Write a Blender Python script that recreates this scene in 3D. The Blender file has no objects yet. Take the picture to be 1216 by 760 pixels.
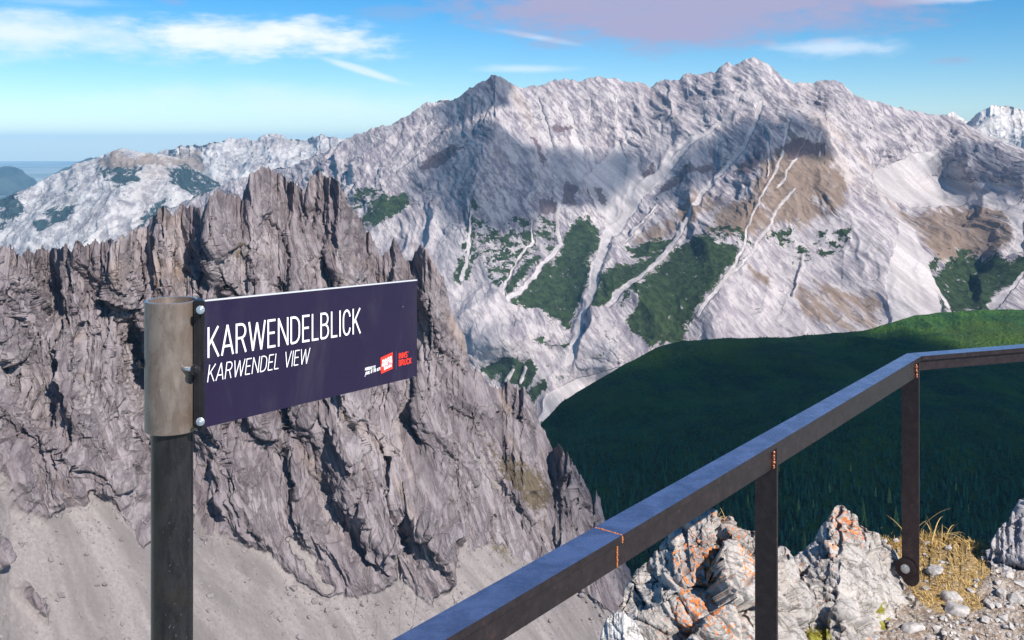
SUNAZ, SUNEL = 42, 40
SKYHUE, SKYSAT, SKYVAL, WCL, EXPO = .498, 1.5, .71, 6.0, 0.64
HAZE = 2.7e-5
import bpy, math, random
import numpy as np
from mathutils import Vector, Matrix
random.seed(7); RNG = np.random.default_rng(11)
scene = bpy.context.scene
COL = scene.collection
F = 1182.0; CX = 608.0; HY = 172.0      # lens in pixels of the photograph, eye level row

def P(px, py, D):
    return Vector(((px-CX)/F*D, D, -(py-HY)/F*D))

# ------------------------------------------------------------------ camera
cam = bpy.data.cameras.new('camera'); camo = bpy.data.objects.new('camera', cam); COL.objects.link(camo)
camo.location = (0, 0, 0); camo.rotation_euler = (math.radians(90), 0, 0)
cam.sensor_width = 36; cam.lens = F/1216*36; cam.shift_y = (HY-380)/1216
cam.clip_start = 0.05; cam.clip_end = 400000
scene.camera = camo

# ------------------------------------------------------------------ sun and sky
SUN_AZ, SUN_EL = math.radians(SUNAZ), math.radians(SUNEL)
S = Vector((math.sin(SUN_AZ)*math.cos(SUN_EL), -math.cos(SUN_AZ)*math.cos(SUN_EL), math.sin(SUN_EL)))
ld = bpy.data.lights.new('sun', 'SUN'); lo = bpy.data.objects.new('sun', ld); COL.objects.link(lo)
ld.energy = 4.6; ld.angle = math.radians(0.5); ld.color = (1, 0.94, 0.86)
lo.rotation_euler = S.to_track_quat('Z', 'Y').to_euler()

# ------------------------------------------------------------------ node helpers
class NT:
    def __init__(s, tree):
        s.t = tree; s.n = tree.nodes; s.l = tree.links
    def new(s, typ, **kw):
        n = s.n.new(typ)
        for k, v in kw.items():
            setattr(n, k, v)
        return n
    def put(s, sock, v):
        if isinstance(v, bpy.types.NodeSocket): s.l.new(v, sock)
        elif v is not None: sock.default_value = v
    def math(s, op, a, b=None, c=None, clamp=False):
        n = s.new('ShaderNodeMath', operation=op); n.use_clamp = clamp
        s.put(n.inputs[0], a)
        if b is not None: s.put(n.inputs[1], b)
        if c is not None: s.put(n.inputs[2], c)
        return n.outputs[0]
    def mix(s, f, a, b, mode='MIX'):
        n = s.new('ShaderNodeMix', data_type='RGBA', blend_type=mode)
        s.put(n.inputs[0], f)
        s.put(n.inputs[6], a if isinstance(a, bpy.types.NodeSocket) else (*a, 1))
        s.put(n.inputs[7], b if isinstance(b, bpy.types.NodeSocket) else (*b, 1))
        return n.outputs[2]
    def noise(s, vec, scale, detail=6, rough=.55, dist=0., typ='FBM', dim='3D'):
        n = s.new('ShaderNodeTexNoise', noise_dimensions=dim)
        n.noise_type = typ
        if vec is not None: s.l.new(vec, n.inputs['Vector'])
        n.inputs['Scale'].default_value = scale; n.inputs['Detail'].default_value = detail
        n.inputs['Roughness'].default_value = rough; n.inputs['Distortion'].default_value = dist
        return n.outputs[0]
    def voro(s, vec, scale, feature='F1', out=0):
        n = s.new('ShaderNodeTexVoronoi', feature=feature)
        s.l.new(vec, n.inputs['Vector']); n.inputs['Scale'].default_value = scale
        return n.outputs[out]
    def mapping(s, vec, rot=(0,0,0), scale=(1,1,1), loc=(0,0,0)):
        n = s.new('ShaderNodeMapping')
        s.l.new(vec, n.inputs[0]); n.inputs[1].default_value = loc
        n.inputs[2].default_value = rot; n.inputs[3].default_value = scale
        return n.outputs[0]
    def ss(s, v, a, b, lo=0., hi=1.):
        n = s.new('ShaderNodeMapRange', interpolation_type='SMOOTHSTEP')
        s.put(n.inputs[0], v); n.inputs[1].default_value = a; n.inputs[2].default_value = b
        n.inputs[3].default_value = lo; n.inputs[4].default_value = hi
        return n.outputs[0]
    def attr(s, name):
        n = s.new('ShaderNodeAttribute', attribute_name=name); return n.outputs['Fac']
    def bump(s, h, dist, strength=1., normal=None):
        n = s.new('ShaderNodeBump'); s.put(n.inputs['Height'], h)
        n.inputs['Distance'].default_value = dist; n.inputs['Strength'].default_value = strength
        if normal is not None: s.l.new(normal, n.inputs['Normal'])
        return n.outputs[0]

def mat(name):
    m = bpy.data.materials.new(name); m.use_nodes = True
    nt = NT(m.node_tree); b = m.node_tree.nodes['Principled BSDF']
    b.inputs['Specular IOR Level'].default_value = 0.2
    b.inputs['Roughness'].default_value = 0.9
    return m, nt, b

# ------------------------------------------------------------------ world
w = bpy.data.worlds.new('World'); scene.world = w; w.use_nodes = True
nt = NT(w.node_tree); bg = w.node_tree.nodes['Background']
sky = nt.new('ShaderNodeTexSky', sky_type='NISHITA'); sky.sun_disc = False
sky.sun_elevation = SUN_EL; sky.sun_rotation = math.atan2(S.x, S.y)
sky.altitude = 2300; sky.air_density = 1.0; sky.dust_density = .6; sky.ozone_density = 2.2
tc = nt.new('ShaderNodeTexCoord'); sep = nt.new('ShaderNodeSeparateXYZ'); nt.l.new(tc.outputs['Generated'], sep.inputs[0])
X_, Y_, Z_ = sep.outputs
az = nt.math('ARCTAN2', X_, Y_); el = nt.math('ARCSINE', Z_)
# clouds drift in long flat bands; (az, el) warped by noise
cmb = nt.new('ShaderNodeCombineXYZ'); nt.l.new(az, cmb.inputs[0]); nt.l.new(nt.math('MULTIPLY', el, 3.2), cmb.inputs[1])
wv = nt.noise(cmb.outputs[0], 9, 5, .6); wv2 = nt.noise(cmb.outputs[0], 26, 5, .62)
fine = nt.noise(cmb.outputs[0], 14, 9, .62, .6)
def band(px, py, rx, ry, edge=.55, wob=.9, tilt=0.):
    a0 = math.atan((px-CX)/F); e0 = -(py-HY)/F; sx = rx/F; sy = ry/F
    da = nt.math('DIVIDE', nt.math('SUBTRACT', az, a0), sx)
    e1 = nt.math('SUBTRACT', el, e0)
    if tilt: e1 = nt.math('SUBTRACT', e1, nt.math('MULTIPLY', nt.math('SUBTRACT', az, a0), tilt))
    de = nt.math('DIVIDE', e1, sy)
    r = nt.math('SQRT', nt.math('ADD', nt.math('MULTIPLY', da, da), nt.math('MULTIPLY', de, de)))
    v = nt.math('SUBTRACT', 1.0, r)
    v = nt.math('ADD', v, nt.math('MULTIPLY', nt.math('SUBTRACT', wv, .5), wob*2))
    v = nt.math('ADD', v, nt.math('MULTIPLY', nt.math('SUBTRACT', wv2, .5), wob*1.2))
    return nt.ss(v, 0, edge)
def mx(a, b): return nt.math('MAXIMUM', a, b)
white = mx(nt.math('MULTIPLY', band(285, 50, 210, 30, .8, .9), .9), nt.math('MULTIPLY', band(60, 54, 300, 34, 1.1, .9), .7))
white = mx(white, nt.math('MULTIPLY', band(985, 62, 95, 16, 1.0), .55))
white = mx(white, nt.math('MULTIPLY', band(430, 85, 70, 7, .8, .6, -.3), .6))
white = mx(white, nt.math('MULTIPLY', band(625, 82, 90, 7, .9, .5), .45))
white = mx(white, nt.math('MULTIPLY', band(640, 45, 70, 5, .9, .4, -.18), .4))
white = mx(white, nt.math('MULTIPLY', band(1150, 8, 130, 14, .8, .7), .75))
white = mx(white, nt.math('MULTIPLY', band(80, 18, 90, 8, 1.1, .7), .25))
white = mx(white, nt.math('MULTIPLY', band(330, 125, 330, 30, 1.3, .8), .45))
gen = nt.ss(nt.noise(nt.mapping(tc.outputs['Generated'], scale=(1, 1, 4)), 3.0, 8, .6, .4), .56, .74)
highup = nt.ss(el, .17, .30)
white = mx(white, nt.math('MULTIPLY', nt.math('MULTIPLY', gen, highup), .8))
grey = mx(band(820, 0, 330, 72, .5, .5), nt.math('MULTIPLY', band(205, 12, 22, 7, .8, .8), .3))
grey = mx(grey, nt.math('MULTIPLY', band(705, 42, 26, 10, .9, .7), .55))
grey = mx(grey, nt.math('MULTIPLY', band(1135, 80, 30, 7, .9, .7), .45))
grey = mx(grey, nt.math('MULTIPLY', band(470, 18, 60, 14, 1.0, .8), .3))
white = nt.math('MULTIPLY', white, nt.math('ADD', .55, nt.math('MULTIPLY', fine, .8)), clamp=True)
grey = nt.math('MULTIPLY', grey, nt.math('ADD', .78, nt.math('MULTIPLY', fine, .4)), clamp=True)
hsv = nt.new('ShaderNodeHueSaturation'); nt.l.new(sky.outputs[0], hsv.inputs['Color'])
hsv.inputs['Hue'].default_value = SKYHUE; hsv.inputs['Saturation'].default_value = SKYSAT; hsv.inputs['Value'].default_value = SKYVAL
c = nt.mix(white, hsv.outputs[0], (WCL, WCL*1.01, WCL*1.06))
c = nt.mix(grey, c, (WCL*.40, WCL*.385, WCL*.57))
nt.l.new(c, bg.inputs[0]); bg.inputs[1].default_value = .12
w.cycles.sampling_method = 'MANUAL'; w.cycles.sample_map_resolution = 512

scene.view_settings.view_transform = 'Standard'; scene.view_settings.look = 'None'
scene.view_settings.exposure = EXPO; scene.view_settings.gamma = 1; scene.view_settings.use_curve_mapping = False
scene.cycles.use_denoising = True; scene.cycles.max_bounces = 5; scene.cycles.diffuse_bounces = 2
scene.cycles.volume_bounces = 0; scene.cycles.transparent_max_bounces = 16

# ------------------------------------------------------------------ numpy noise
def _hash(ix, iy, iz, k):
    h = (ix.astype(np.uint32)*np.uint32(374761393) + iy.astype(np.uint32)*np.uint32(668265263)
         + iz.astype(np.uint32)*np.uint32(2246822519) + np.uint32((k*3266489917) & 0xffffffff))
    h = (h ^ (h >> np.uint32(13)))*np.uint32(1274126177)
    h = (h ^ (h >> np.uint32(16)))*np.uint32(2654435761)
    return (h ^ (h >> np.uint32(15)))
def rnd(ix, iy, iz, k=0):
    return _hash(ix, iy, iz, k).astype(np.float32)/np.float32(4294967295.0)
_G = np.array([(1,1,0),(-1,1,0),(1,-1,0),(-1,-1,0),(1,0,1),(-1,0,1),(1,0,-1),(-1,0,-1),(0,1,1),(0,-1,1),(0,1,-1),(0,-1,-1),(1,1,0),(-1,1,0),(0,-1,1),(0,-1,-1)], np.float32)
def perlin(p, seed=0):
    i = np.floor(p).astype(np.int64); f = (p-i).astype(np.float32)
    u = f*f*f*(f*(f*6-15)+10)
    out = 0
    for dx in (0, 1):
        wx = u[:, 0] if dx else 1-u[:, 0]
        for dy in (0, 1):
            wy = u[:, 1] if dy else 1-u[:, 1]
            for dz in (0, 1):
                wz = u[:, 2] if dz else 1-u[:, 2]
                g = _G[(_hash(i[:,0]+dx, i[:,1]+dy, i[:,2]+dz, seed) & np.uint32(15)).astype(np.int64)]
                d = g[:,0]*(f[:,0]-dx) + g[:,1]*(f[:,1]-dy) + g[:,2]*(f[:,2]-dz)
                out = out + d*wx*wy*wz
    return out
def fbm(p, octv=5, gain=.5, lac=2.03, seed=0):
    a = 1.; s = 0; t = 0
    for k in range(octv):
        s = s + a*perlin(p, seed+k); t += a; p = p*lac; a *= gain
    return s/t*1.5
def ridged(p, octv=6, gain=.5, lac=2.07, seed=0, sharp=2.):
    a = 1.; s = 0; t = 0; wgt = 1.
    for k in range(octv):
        n = (1-np.abs(perlin(p, seed+k))*1.6).clip(0, 1)**sharp
        s = s + a*n*wgt; t += a; wgt = (n*1.6).clip(.15, 1); p = p*lac; a *= gain
    return s/t
def facets(p, seed=0, tilt=1., jit=.95):
    """broken-rock blocks: every Voronoi cell is a tilted plane of its own; returns (height, edge distance)"""
    i = np.floor(p).astype(np.int64); best = np.full(len(p), 9., np.float32); sec = best.copy(); h = np.zeros(len(p), np.float32)
    for dx in (-1,0,1):
        for dy in (-1,0,1):
            for dz in (-1,0,1):
                a, b, c = i[:,0]+dx, i[:,1]+dy, i[:,2]+dz
                q = np.stack([a+.5+(rnd(a,b,c,seed)-.5)*jit, b+.5+(rnd(a,b,c,seed+1)-.5)*jit, c+.5+(rnd(a,b,c,seed+2)-.5)*jit], 1)
                d = p-q; r = (d**2).sum(1)
                hh = ((rnd(a,b,c,seed+3)-.5)*d[:,0]+(rnd(a,b,c,seed+4)-.5)*d[:,1]+(rnd(a,b,c,seed+5)-.5)*d[:,2])*2*tilt+(rnd(a,b,c,seed+6)-.5)*.7
                m = r < best
                sec = np.where(m, best, np.minimum(sec, r)); best = np.where(m, r, best); h = np.where(m, hh, h)
    return h, np.sqrt(sec)-np.sqrt(best)

# ------------------------------------------------------------------ masks in photo coordinates used while laying out terrain and the far mountain's painted shadow
def poly_sd(x, y, poly, lim=10.):
    """signed distance (inside +), clipped to +-lim"""
    poly = np.array(poly, float); out = np.full(x.shape, -lim)
    x0, y0 = poly.min(0)-lim; x1, y1 = poly.max(0)+lim
    m = (x > x0) & (x < x1) & (y > y0) & (y < y1)
    if not m.any(): return out
    xs, ys = x[m], y[m]; d = np.full(xs.shape, 1e9); ins = np.zeros(xs.shape, bool)
    for k in range(len(poly)):
        ax, ay = poly[k-1]; bx, by = poly[k]
        vx, vy = bx-ax, by-ay; t = (((xs-ax)*vx+(ys-ay)*vy)/(vx*vx+vy*vy+1e-9)).clip(0, 1)
        d = np.minimum(d, np.hypot(xs-ax-t*vx, ys-ay-t*vy))
        c = ((ay > ys) != (by > ys)) & (xs < (bx-ax)*(ys-ay)/(by-ay+1e-12)+ax)
        ins ^= c
    out[m] = np.where(ins, d, -d).clip(-lim, lim)
    return out
def polys(x, y, lst, soft=4.):
    o = np.full(x.shape, -10.)
    for p in lst: o = np.maximum(o, poly_sd(x, y, p))
    return (.5+o/(2*soft)).clip(0, 1)
def lines(x, y, lst):
    o = np.zeros(x.shape)
    for wd, pts in lst:
        w0, w1 = wd if isinstance(wd, tuple) else (wd, wd)
        n = len(pts)-1
        for k in range(n):
            (ax, ay), (bx, by) = pts[k], pts[k+1]
            m = (x > min(ax, bx)-12) & (x < max(ax, bx)+12) & (y > min(ay, by)-12) & (y < max(ay, by)+12)
            if not m.any(): continue
            vx, vy = bx-ax, by-ay; t = (((x[m]-ax)*vx+(y[m]-ay)*vy)/(vx*vx+vy*vy+1e-9)).clip(0, 1)
            wl = w0+(w1-w0)*(k+t)/n
            d = np.hypot(x[m]-ax-t*vx, y[m]-ay-t*vy)
            o[m] = np.maximum(o[m], (1.-d/(wl*1.6)).clip(0, 1))
    return o

# ------------------------------------------------------------------ mesh building
def np_mesh(name, V, Fq, material=None, smooth=True, attrs=None, parent=None):
    me = bpy.data.meshes.new(name)
    V = np.ascontiguousarray(V, np.float32); Fq = np.ascontiguousarray(Fq, np.int32); k = Fq.shape[1]
    me.vertices.add(len(V)); me.vertices.foreach_set('co', V.ravel())
    me.loops.add(Fq.size); me.loops.foreach_set('vertex_index', Fq.ravel())
    me.polygons.add(len(Fq)); me.polygons.foreach_set('loop_start', np.arange(0, Fq.size, k, dtype=np.int32))
    me.update(calc_edges=True)
    me.polygons.foreach_set('use_smooth', np.full(len(Fq), smooth))
    if attrs:
        for n, a in attrs.items():
            at = me.attributes.new(n, 'FLOAT', 'POINT'); at.data.foreach_set('value', np.ascontiguousarray(a, np.float32))
    if material: me.materials.append(material)
    me.validate(); me.update()
    o = bpy.data.objects.new(name, me); COL.objects.link(o)
    if parent is not None: o.parent = parent
    return o

def tag(o, label=None, cat=None, group=None, kind=None):
    if label: o['label'] = label
    if cat: o['category'] = cat
    if group: o['group'] = group
    if kind: o['kind'] = kind
    return o
def thing(name, label, cat, loc=(0,0,0), group=None):
    o = bpy.data.objects.new(name, None); COL.objects.link(o); o.location = loc; o.empty_display_size = .1
    return tag(o, label, cat, group)

def grid_quads(nr, nc):
    r, c = np.meshgrid(np.arange(nr-1), np.arange(nc-1), indexing='ij'); i = (r*nc+c).ravel()
    return np.stack([i, i+nc, i+nc+1, i+1], 1)
def smooth_rows(A, k):
    if k < 1: return A
    pad = np.pad(A, ((k, k), (0, 0)), mode='edge'); cs = np.cumsum(np.vstack([np.zeros((1, A.shape[1])), pad]), 0)
    return (cs[2*k+1:]-cs[:-2*k-1])/(2*k+1)

def sheet(curves, u, rows, back, mods=None, crest_jag=0, jag_len=20, seed=0, sm=0, jag_rows=10., dj=.012):
    """A slope as profiles fanned out round the viewpoint: crest curve first, then lower curves; the back slope closes it behind.
    curves: lists of (px, py, D). Returns V (nr,nc,3), base px/py grids, row index of the crest."""
    Ds, Zs = [], []
    for k, c in enumerate(curves):
        c = np.array(c, float); py = np.interp(u, c[:,0], c[:,1]); D = np.interp(u, c[:,0], c[:,2])
        if k == 0 and crest_jag:
            q = np.stack([u/jag_len, u*0+seed*7.3, u*0+.5], 1)
            jz = crest_jag*(1.2*ridged(q, 5, .62, seed=seed)-.62+.7*fbm(q*1.3+4, 4, .6, seed=seed+3))/F*D
            sm_ = lambda v: np.convolve(np.pad(v, 8, mode='edge'), np.ones(17)/17, 'valid')
            jz = jz - (py-sm_(py))/F*D*.75; py = py*.25+sm_(py)*.75
            D = D*(1+dj*fbm(q+5, 3, .5, seed=seed+9))
        Ds.append(D); Zs.append(-(py-HY)/F*D)
    Dg, Zg = [], []
    for k in range(len(curves)-1):
        n = rows[k]; t = np.linspace(0, 1, n, endpoint=(k == len(curves)-2))[:, None]
        Dg.append(Ds[k]*(1-t)+Ds[k+1]*t); Zg.append(Zs[k]*(1-t)+Zs[k+1]*t)
    Dg = np.vstack(Dg); Zg = np.vstack(Zg)
    if sm: 
        D0, Z0 = Dg[:1].copy(), Zg[:1].copy()
        Ds_, Zs_ = smooth_rows(Dg, sm), smooth_rows(Zg, sm)
        wt = np.minimum(1, np.arange(len(Dg))/(sm+1.))[:, None]
        Dg = Dg*(1-wt)+Ds_*wt; Zg = Zg*(1-wt)+Zs_*wt
    if crest_jag:
        Zg = Zg + jz[None]*np.exp(-np.arange(len(Zg))/jag_rows)[:, None]
    PY = HY - Zg/Dg*F; PX = np.broadcast_to(u, PY.shape)
    if mods is not None:
        d = mods(PX, PY); k = (Dg+d)/Dg
        k[0] = 1+(k[0]-1)
        Dg = Dg*k; Zg = Zg*k
    nb, bD, bZ = back
    t = (np.linspace(1, 0, nb, endpoint=False)[:, None])
    Db = Dg[:1]+t*bD; Zb = Zg[:1]-(t**1.0)*bZ
    D = np.vstack([Db, Dg]); Z = np.vstack([Zb, Zg])
    V = np.stack([(u-CX)/F*D, D, Z], 2)
    PYf = np.vstack([np.repeat(PY[:1], nb, 0), PY]); PXf = np.broadcast_to(u, PYf.shape)
    return V, PXf.copy(), PYf, nb
def normals(V):
    du = np.gradient(V, axis=1); dv = np.gradient(V, axis=0)
    n = np.cross(dv, du); n /= np.linalg.norm(n, axis=2, keepdims=True)+1e-9
    return n
# ================================================================== rock material
def rock_mat(name, pale, mid, dark, warm, big, rot=(0,0,0), stretch=(1,1,1), shear=1., bump=8., scree=(.5,.47,.46), warm_amt=.5,
             forest=None, brown=None, bare=None, scree_f=9., streak=.25, steep=(.35, .75), contrast=1.):
    """big: size in metres of the largest colour patches."""
    m, nt, b = mat(name)
    tc = nt.new('ShaderNodeTexCoord'); O = tc.outputs['Object']
    s0 = nt.new('ShaderNodeSeparateXYZ'); nt.l.new(O, s0.inputs[0]); s1 = nt.new('ShaderNodeCombineXYZ')
    nt.l.new(s0.outputs[0], s1.inputs[0]); nt.l.new(s0.outputs[2], s1.inputs[2])
    nt.l.new(nt.math('MULTIPLY', nt.math('SUBTRACT', s0.outputs[1], nt.math('MULTIPLY', s0.outputs[2], shear)), .12), s1.inputs[1])
    Sr = nt.mapping(s1.outputs[0], rot=rot); St = nt.mapping(Sr, scale=stretch); Sf = nt.mapping(nt.mapping(s1.outputs[0], rot=(0, math.radians(-44), 0)), scale=(.10, 1, 1.5))
    s = 1./big
    n1 = nt.noise(O, s, 6, .6, .3); n2 = nt.noise(St, s*3, 10, .66, .4); n3 = nt.noise(St, s*14, 9, .7, .2)
    rid = nt.noise(St, s*6, 8, .62, .3, 'FBM')
    crack = nt.math('ABSOLUTE', nt.math('SUBTRACT', rid, .5))
    crack = nt.ss(crack, .0, .045)                        # 0 inside cracks
    c = nt.mix(nt.ss(n2, .34, .66), mid, pale)
    c = nt.mix(nt.math('MULTIPLY', nt.ss(n3, .56, .42), .75*contrast), c, dark)
    c = nt.mix(nt.math('MULTIPLY', nt.ss(crack, .6, 0), .55*contrast), c, dark)
    c = nt.mix(nt.math('MULTIPLY', nt.ss(nt.noise(St, s*1.7, 8, .65, .8), .56, .70), warm_amt), c, warm)
    geo = nt.new('ShaderNodeNewGeometry'); sp = nt.new('ShaderNodeSeparateXYZ'); nt.l.new(geo.outputs['Normal'], sp.inputs[0])
    calm = nt.math('SUBTRACT', 1., nt.math('MULTIPLY', nt.attr('smooth'), .85))
    c = nt.mix(nt.math('MULTIPLY', nt.attr('smooth'), .3), c, pale)
    n4 = nt.noise(St, s*48, 4, .7, .4); c = nt.mix(nt.math('MULTIPLY', nt.math('MULTIPLY', nt.ss(n4, .45, .30), .5*contrast), calm), c, dark); c = nt.mix(nt.math('MULTIPLY', nt.ss(n4, .55, .68), .25), c, pale)
    strk = nt.ss(nt.noise(nt.mapping(O, scale=(1, .18, .22)), s*16, 8, .62, .5), .50, .66); c = nt.mix(nt.math('MULTIPLY', strk, streak), c, scree)
    up = nt.ss(nt.math('ADD', sp.outputs[2], nt.math('MULTIPLY', nt.math('SUBTRACT', n3, .5), .5)), steep[1], steep[1]+.18)
    at_s = nt.attr('scree')
    fineN = nt.noise(O, s*40, 5, .7)
    scr = nt.math('MAXIMUM', nt.math('MULTIPLY', up, .6), nt.ss(nt.math('ADD', at_s, nt.math('MULTIPLY', nt.math('SUBTRACT', n3, .5), .9)), .42, .58))
    scol = nt.mix(nt.ss(nt.noise(Sf, s*scree_f, 7, .62, .2), .35, .65), tuple(v*.66 for v in scree), tuple(v*1.08 for v in scree))
    scol = nt.mix(nt.math('MULTIPLY', nt.ss(fineN, .60, .40), .35), scol, tuple(v*.6 for v in scree))
    vst = nt.voro(O, s*30); scol = nt.mix(nt.math('MULTIPLY', nt.math('MULTIPLY', nt.ss(vst, .20, .12), nt.ss(n3, .5, .6)), .7), scol, tuple(v*.5 for v in scree))
    c = nt.mix(scr, c, scol)
    rag = nt.math('ADD', nt.math('MULTIPLY', nt.math('SUBTRACT', nt.noise(O, s*13, 11, .78), .5), 3.9), nt.math('MULTIPLY', nt.math('SUBTRACT', n3, .5), 1.))
    if brown:
        f = nt.ss(nt.math('ADD', nt.attr('brown'), nt.math('MULTIPLY', nt.math('SUBTRACT', nt.noise(St, s*5, 10, .74, .3), .5), 4.2)), .40, .95)
        f = nt.math('MULTIPLY', f, nt.math('SUBTRACT', 1, nt.math('MULTIPLY', nt.ss(at_s, .35, .6), .9)))
        c = nt.mix(nt.math('MULTIPLY', f, .85), c, nt.mix(n3, tuple(v*.65 for v in brown), tuple(v*1.2 for v in brown)))
    if bare:
        f = nt.ss(nt.math('ADD', nt.attr('bare'), nt.math('MULTIPLY', rag, .8)), .48, .66)
        c = nt.mix(nt.math('MULTIPLY', f, .85), c, bare)
    if forest:
        f = nt.ss(nt.math('ADD', nt.attr('forest'), nt.math('MULTIPLY', rag, 1.)), .48, .56)
        f = nt.math('MULTIPLY', f, nt.math('SUBTRACT', 1, nt.ss(at_s, .35, .5)))
        c = nt.mix(f, c, nt.mix(nt.ss(nt.noise(O, s*22, 4, .6), .35, .65), tuple(v*.55 for v in forest), tuple(v*1.3 for v in forest)))
    nt.l.new(c, b.inputs['Base Color'])
    soft = nt.math('SUBTRACT', 1, nt.math('MULTIPLY', nt.ss(at_s, .35, .6), .85))
    h = nt.math('ADD', nt.math('MULTIPLY', n2, 1.), nt.math('ADD', nt.math('MULTIPLY', n3, .45), nt.math('MULTIPLY', crack, .30)))
    h = nt.math('ADD', h, nt.math('MULTIPLY', fineN, .10))
    h = nt.math('MULTIPLY', h, nt.math('MULTIPLY', soft, nt.math('SUBTRACT', 1., nt.math('MULTIPLY', nt.attr('smooth'), .6))))
    nt.l.new(nt.bump(h, bump), b.inputs['Normal'])
    b.inputs['Specular IOR Level'].default_value = .12
    return m

o_V = {}
def build_sheet(name, spec, u, rows, back, mat_, disp, kind='structure', masks=None, mods=None, tap=(.35, 14.), nz=1., jitter=None, **kw):
    V, px, py, nb = sheet(spec, u, rows, back, mods, **kw)
    shp = V.shape[:2]; N = normals(V)
    at = {}
    if masks:
        xx, yy = px.ravel(), py.ravel()
        q = V.reshape(-1, 3)
        if jitter:
            L_, a_ = jitter
            xx = xx + a_*fbm(q/L_, 5, .6, seed=811); yy = yy + a_*fbm(q/L_+7, 5, .6, seed=812)
        for k, fn in masks.items(): at[k] = fn(xx, yy, q)
    amp = disp(V.reshape(-1, 3), px.ravel(), py.ravel(), at).reshape(shp)
    row = np.arange(shp[0])[:, None]-nb
    taper = np.clip(tap[0]+np.abs(row)/tap[1], 0, 1)
    V = V + N*np.array([1, 1, nz])*(amp*taper)[..., None]
    V[..., 1] = np.maximum(V[..., 1], .5)
    o = np_mesh(name, V.reshape(-1, 3), grid_quads(*shp), mat_, True, at)
    if kind: o['kind'] = kind
    o_V[name] = V
    return o

def aniso(p, ang, L1, L2, L3, shear=.75):
    """coordinates stretched along a direction tilted ang degrees below the horizon in the x-z plane"""
    c, s = math.cos(math.radians(ang)), math.sin(math.radians(ang))
    a = p[:,0]*c - p[:,2]*s; b = p[:,0]*s + p[:,2]*c
    return np.stack([a/L1, (p[:,1]-shear*p[:,2])/(L3*5), b/L2], 1)

# ================================================================== the main massif
main_crest = [(100,296,5200),(130,290,5100),(150,280,5000),(165,268,4950),(190,252,4900),(215,240,4800),(250,226,4700),(280,212,4600),(300,207,4600),(345,195,4500),(385,178,4400),(410,165,4350),(440,152,4300),(455,148,4300),(465,146,4280),
 (490,131,4250),(505,122,4250),(520,119,4250),(535,119,4230),(545,112,4210),(560,102,4200),(575,93,4190),(588,87,4180),(598,92,4190),(606,99,4200),(615,104,4250),(632,103,4300),(645,99,4300),(660,94,4320),(680,95,4340),(700,93,4350),
 (718,91,4360),(735,94,4370),(752,96,4380),(762,98,4380),(772,105,4380),(780,97,4370),(792,93,4360),(805,94,4340),(815,86,4330),(822,88,4330),(835,86,4320),(850,87,4300),(858,75,4280),(865,73,4280),(872,77,4280),(880,71,4270),(893,68,4260),
 (905,71,4260),(915,76,4260),(925,86,4260),(932,94,4260),(945,97,4250),(965,97,4240),(975,94,4230),(985,93,4220),(998,98,4220),(1012,110,4230),(1030,118,4260),(1050,122,4300),(1065,127,4340),(1090,130,4380),(1105,133,4400),(1120,137,4400),
 (1140,142,4380),(1155,150,4350),(1165,155,4320),(1180,164,4270),(1200,172,4200),(1216,177,4150),(1250,186,4050),(1330,215,3850)]
main_cliff = [(100,310,5000),(200,275,4600),(345,225,4200),(450,195,3950),(560,165,3880),(590,160,3850),(700,170,4000),(800,165,3980),(890,150,3900),(985,155,3850),(1050,190,4060),(1120,190,4120),(1216,205,3800),(1330,230,3600)]
main_mid = [(100,330,4700),(250,300,4200),(400,290,3700),(500,290,3500),(600,290,3420),(700,290,3430),(800,290,3420),(900,290,3380),(1000,280,3400),(1060,265,3520),(1120,262,3650),(1216,275,3450),(1330,290,3300)]
main_low = [(100,360,4500),(250,350,4000),(400,370,3250),(560,370,3080),(600,350,3130),(660,368,3100),(760,365,3080),(850,360,3080),(1000,365,3050),(1100,355,3120),(1216,345,3200),(1330,350,3050)]
main_foot = [(100,420,4200),(250,420,3600),(400,460,2950),(560,480,2850),(640,475,2830),(700,440,2850),(760,430,2830),(1000,440,2650),(1216,425,2650),(1330,420,2600)]
main_bot = [(100,520,3900),(400,600,2600),(640,590,2450),(1000,560,2300),(1330,520,2250)]
FOREST = [[(425,262),(440,235),(455,222),(460,232),(484,225),(487,236),(470,250),(450,262),(440,268)],
 [(607,355),(643,321),(670,295),(668,280),(682,266),(698,262),(710,276),(710,300),(698,309),(704,320),(698,335),(686,355),(678,372),(674,382),(656,366),(635,357)],
 [(601,345),(610,330),(625,315),(640,306),(640,317),(620,332),(604,352)],
 [(740,309),(783,296),(765,318),(745,340),(722,362),(700,372),(694,377),(712,342),(718,330)],
 [(742,290),(758,286),(783,277),(798,279),(790,291),(765,299),(752,300)],
 [(800,291),(819,285),(846,281),(853,293),(868,300),(872,310),(864,317),(852,330),(838,352),(825,366),(812,385),(812,402),(790,405),(770,414),(757,395),(746,374),(765,353),(750,352),(738,357),(771,320)],
 [(858,292),(872,290),(876,300),(868,308)],
 [(570,440),(595,427),(612,430),(628,425),(640,438),(630,455),(622,462),(600,452),(580,450)],
 [(626,462),(645,452),(653,455),(640,470),(634,475)],
 [(638,398),(650,395),(648,403),(640,405)],[(652,403),(658,397),(660,402),(655,410)],[(662,406),(674,408),(670,412)],
 [(1112,330),(1122,315),(1135,300),(1145,292),(1153,300),(1165,310),(1185,305),(1200,310),(1225,303),(1225,322),(1195,340),(1183,355),(1180,372),(1112,372),(1120,355),(1114,345)],
 [(537,328),(545,308),(562,312),(556,328),(545,336)]]
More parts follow.
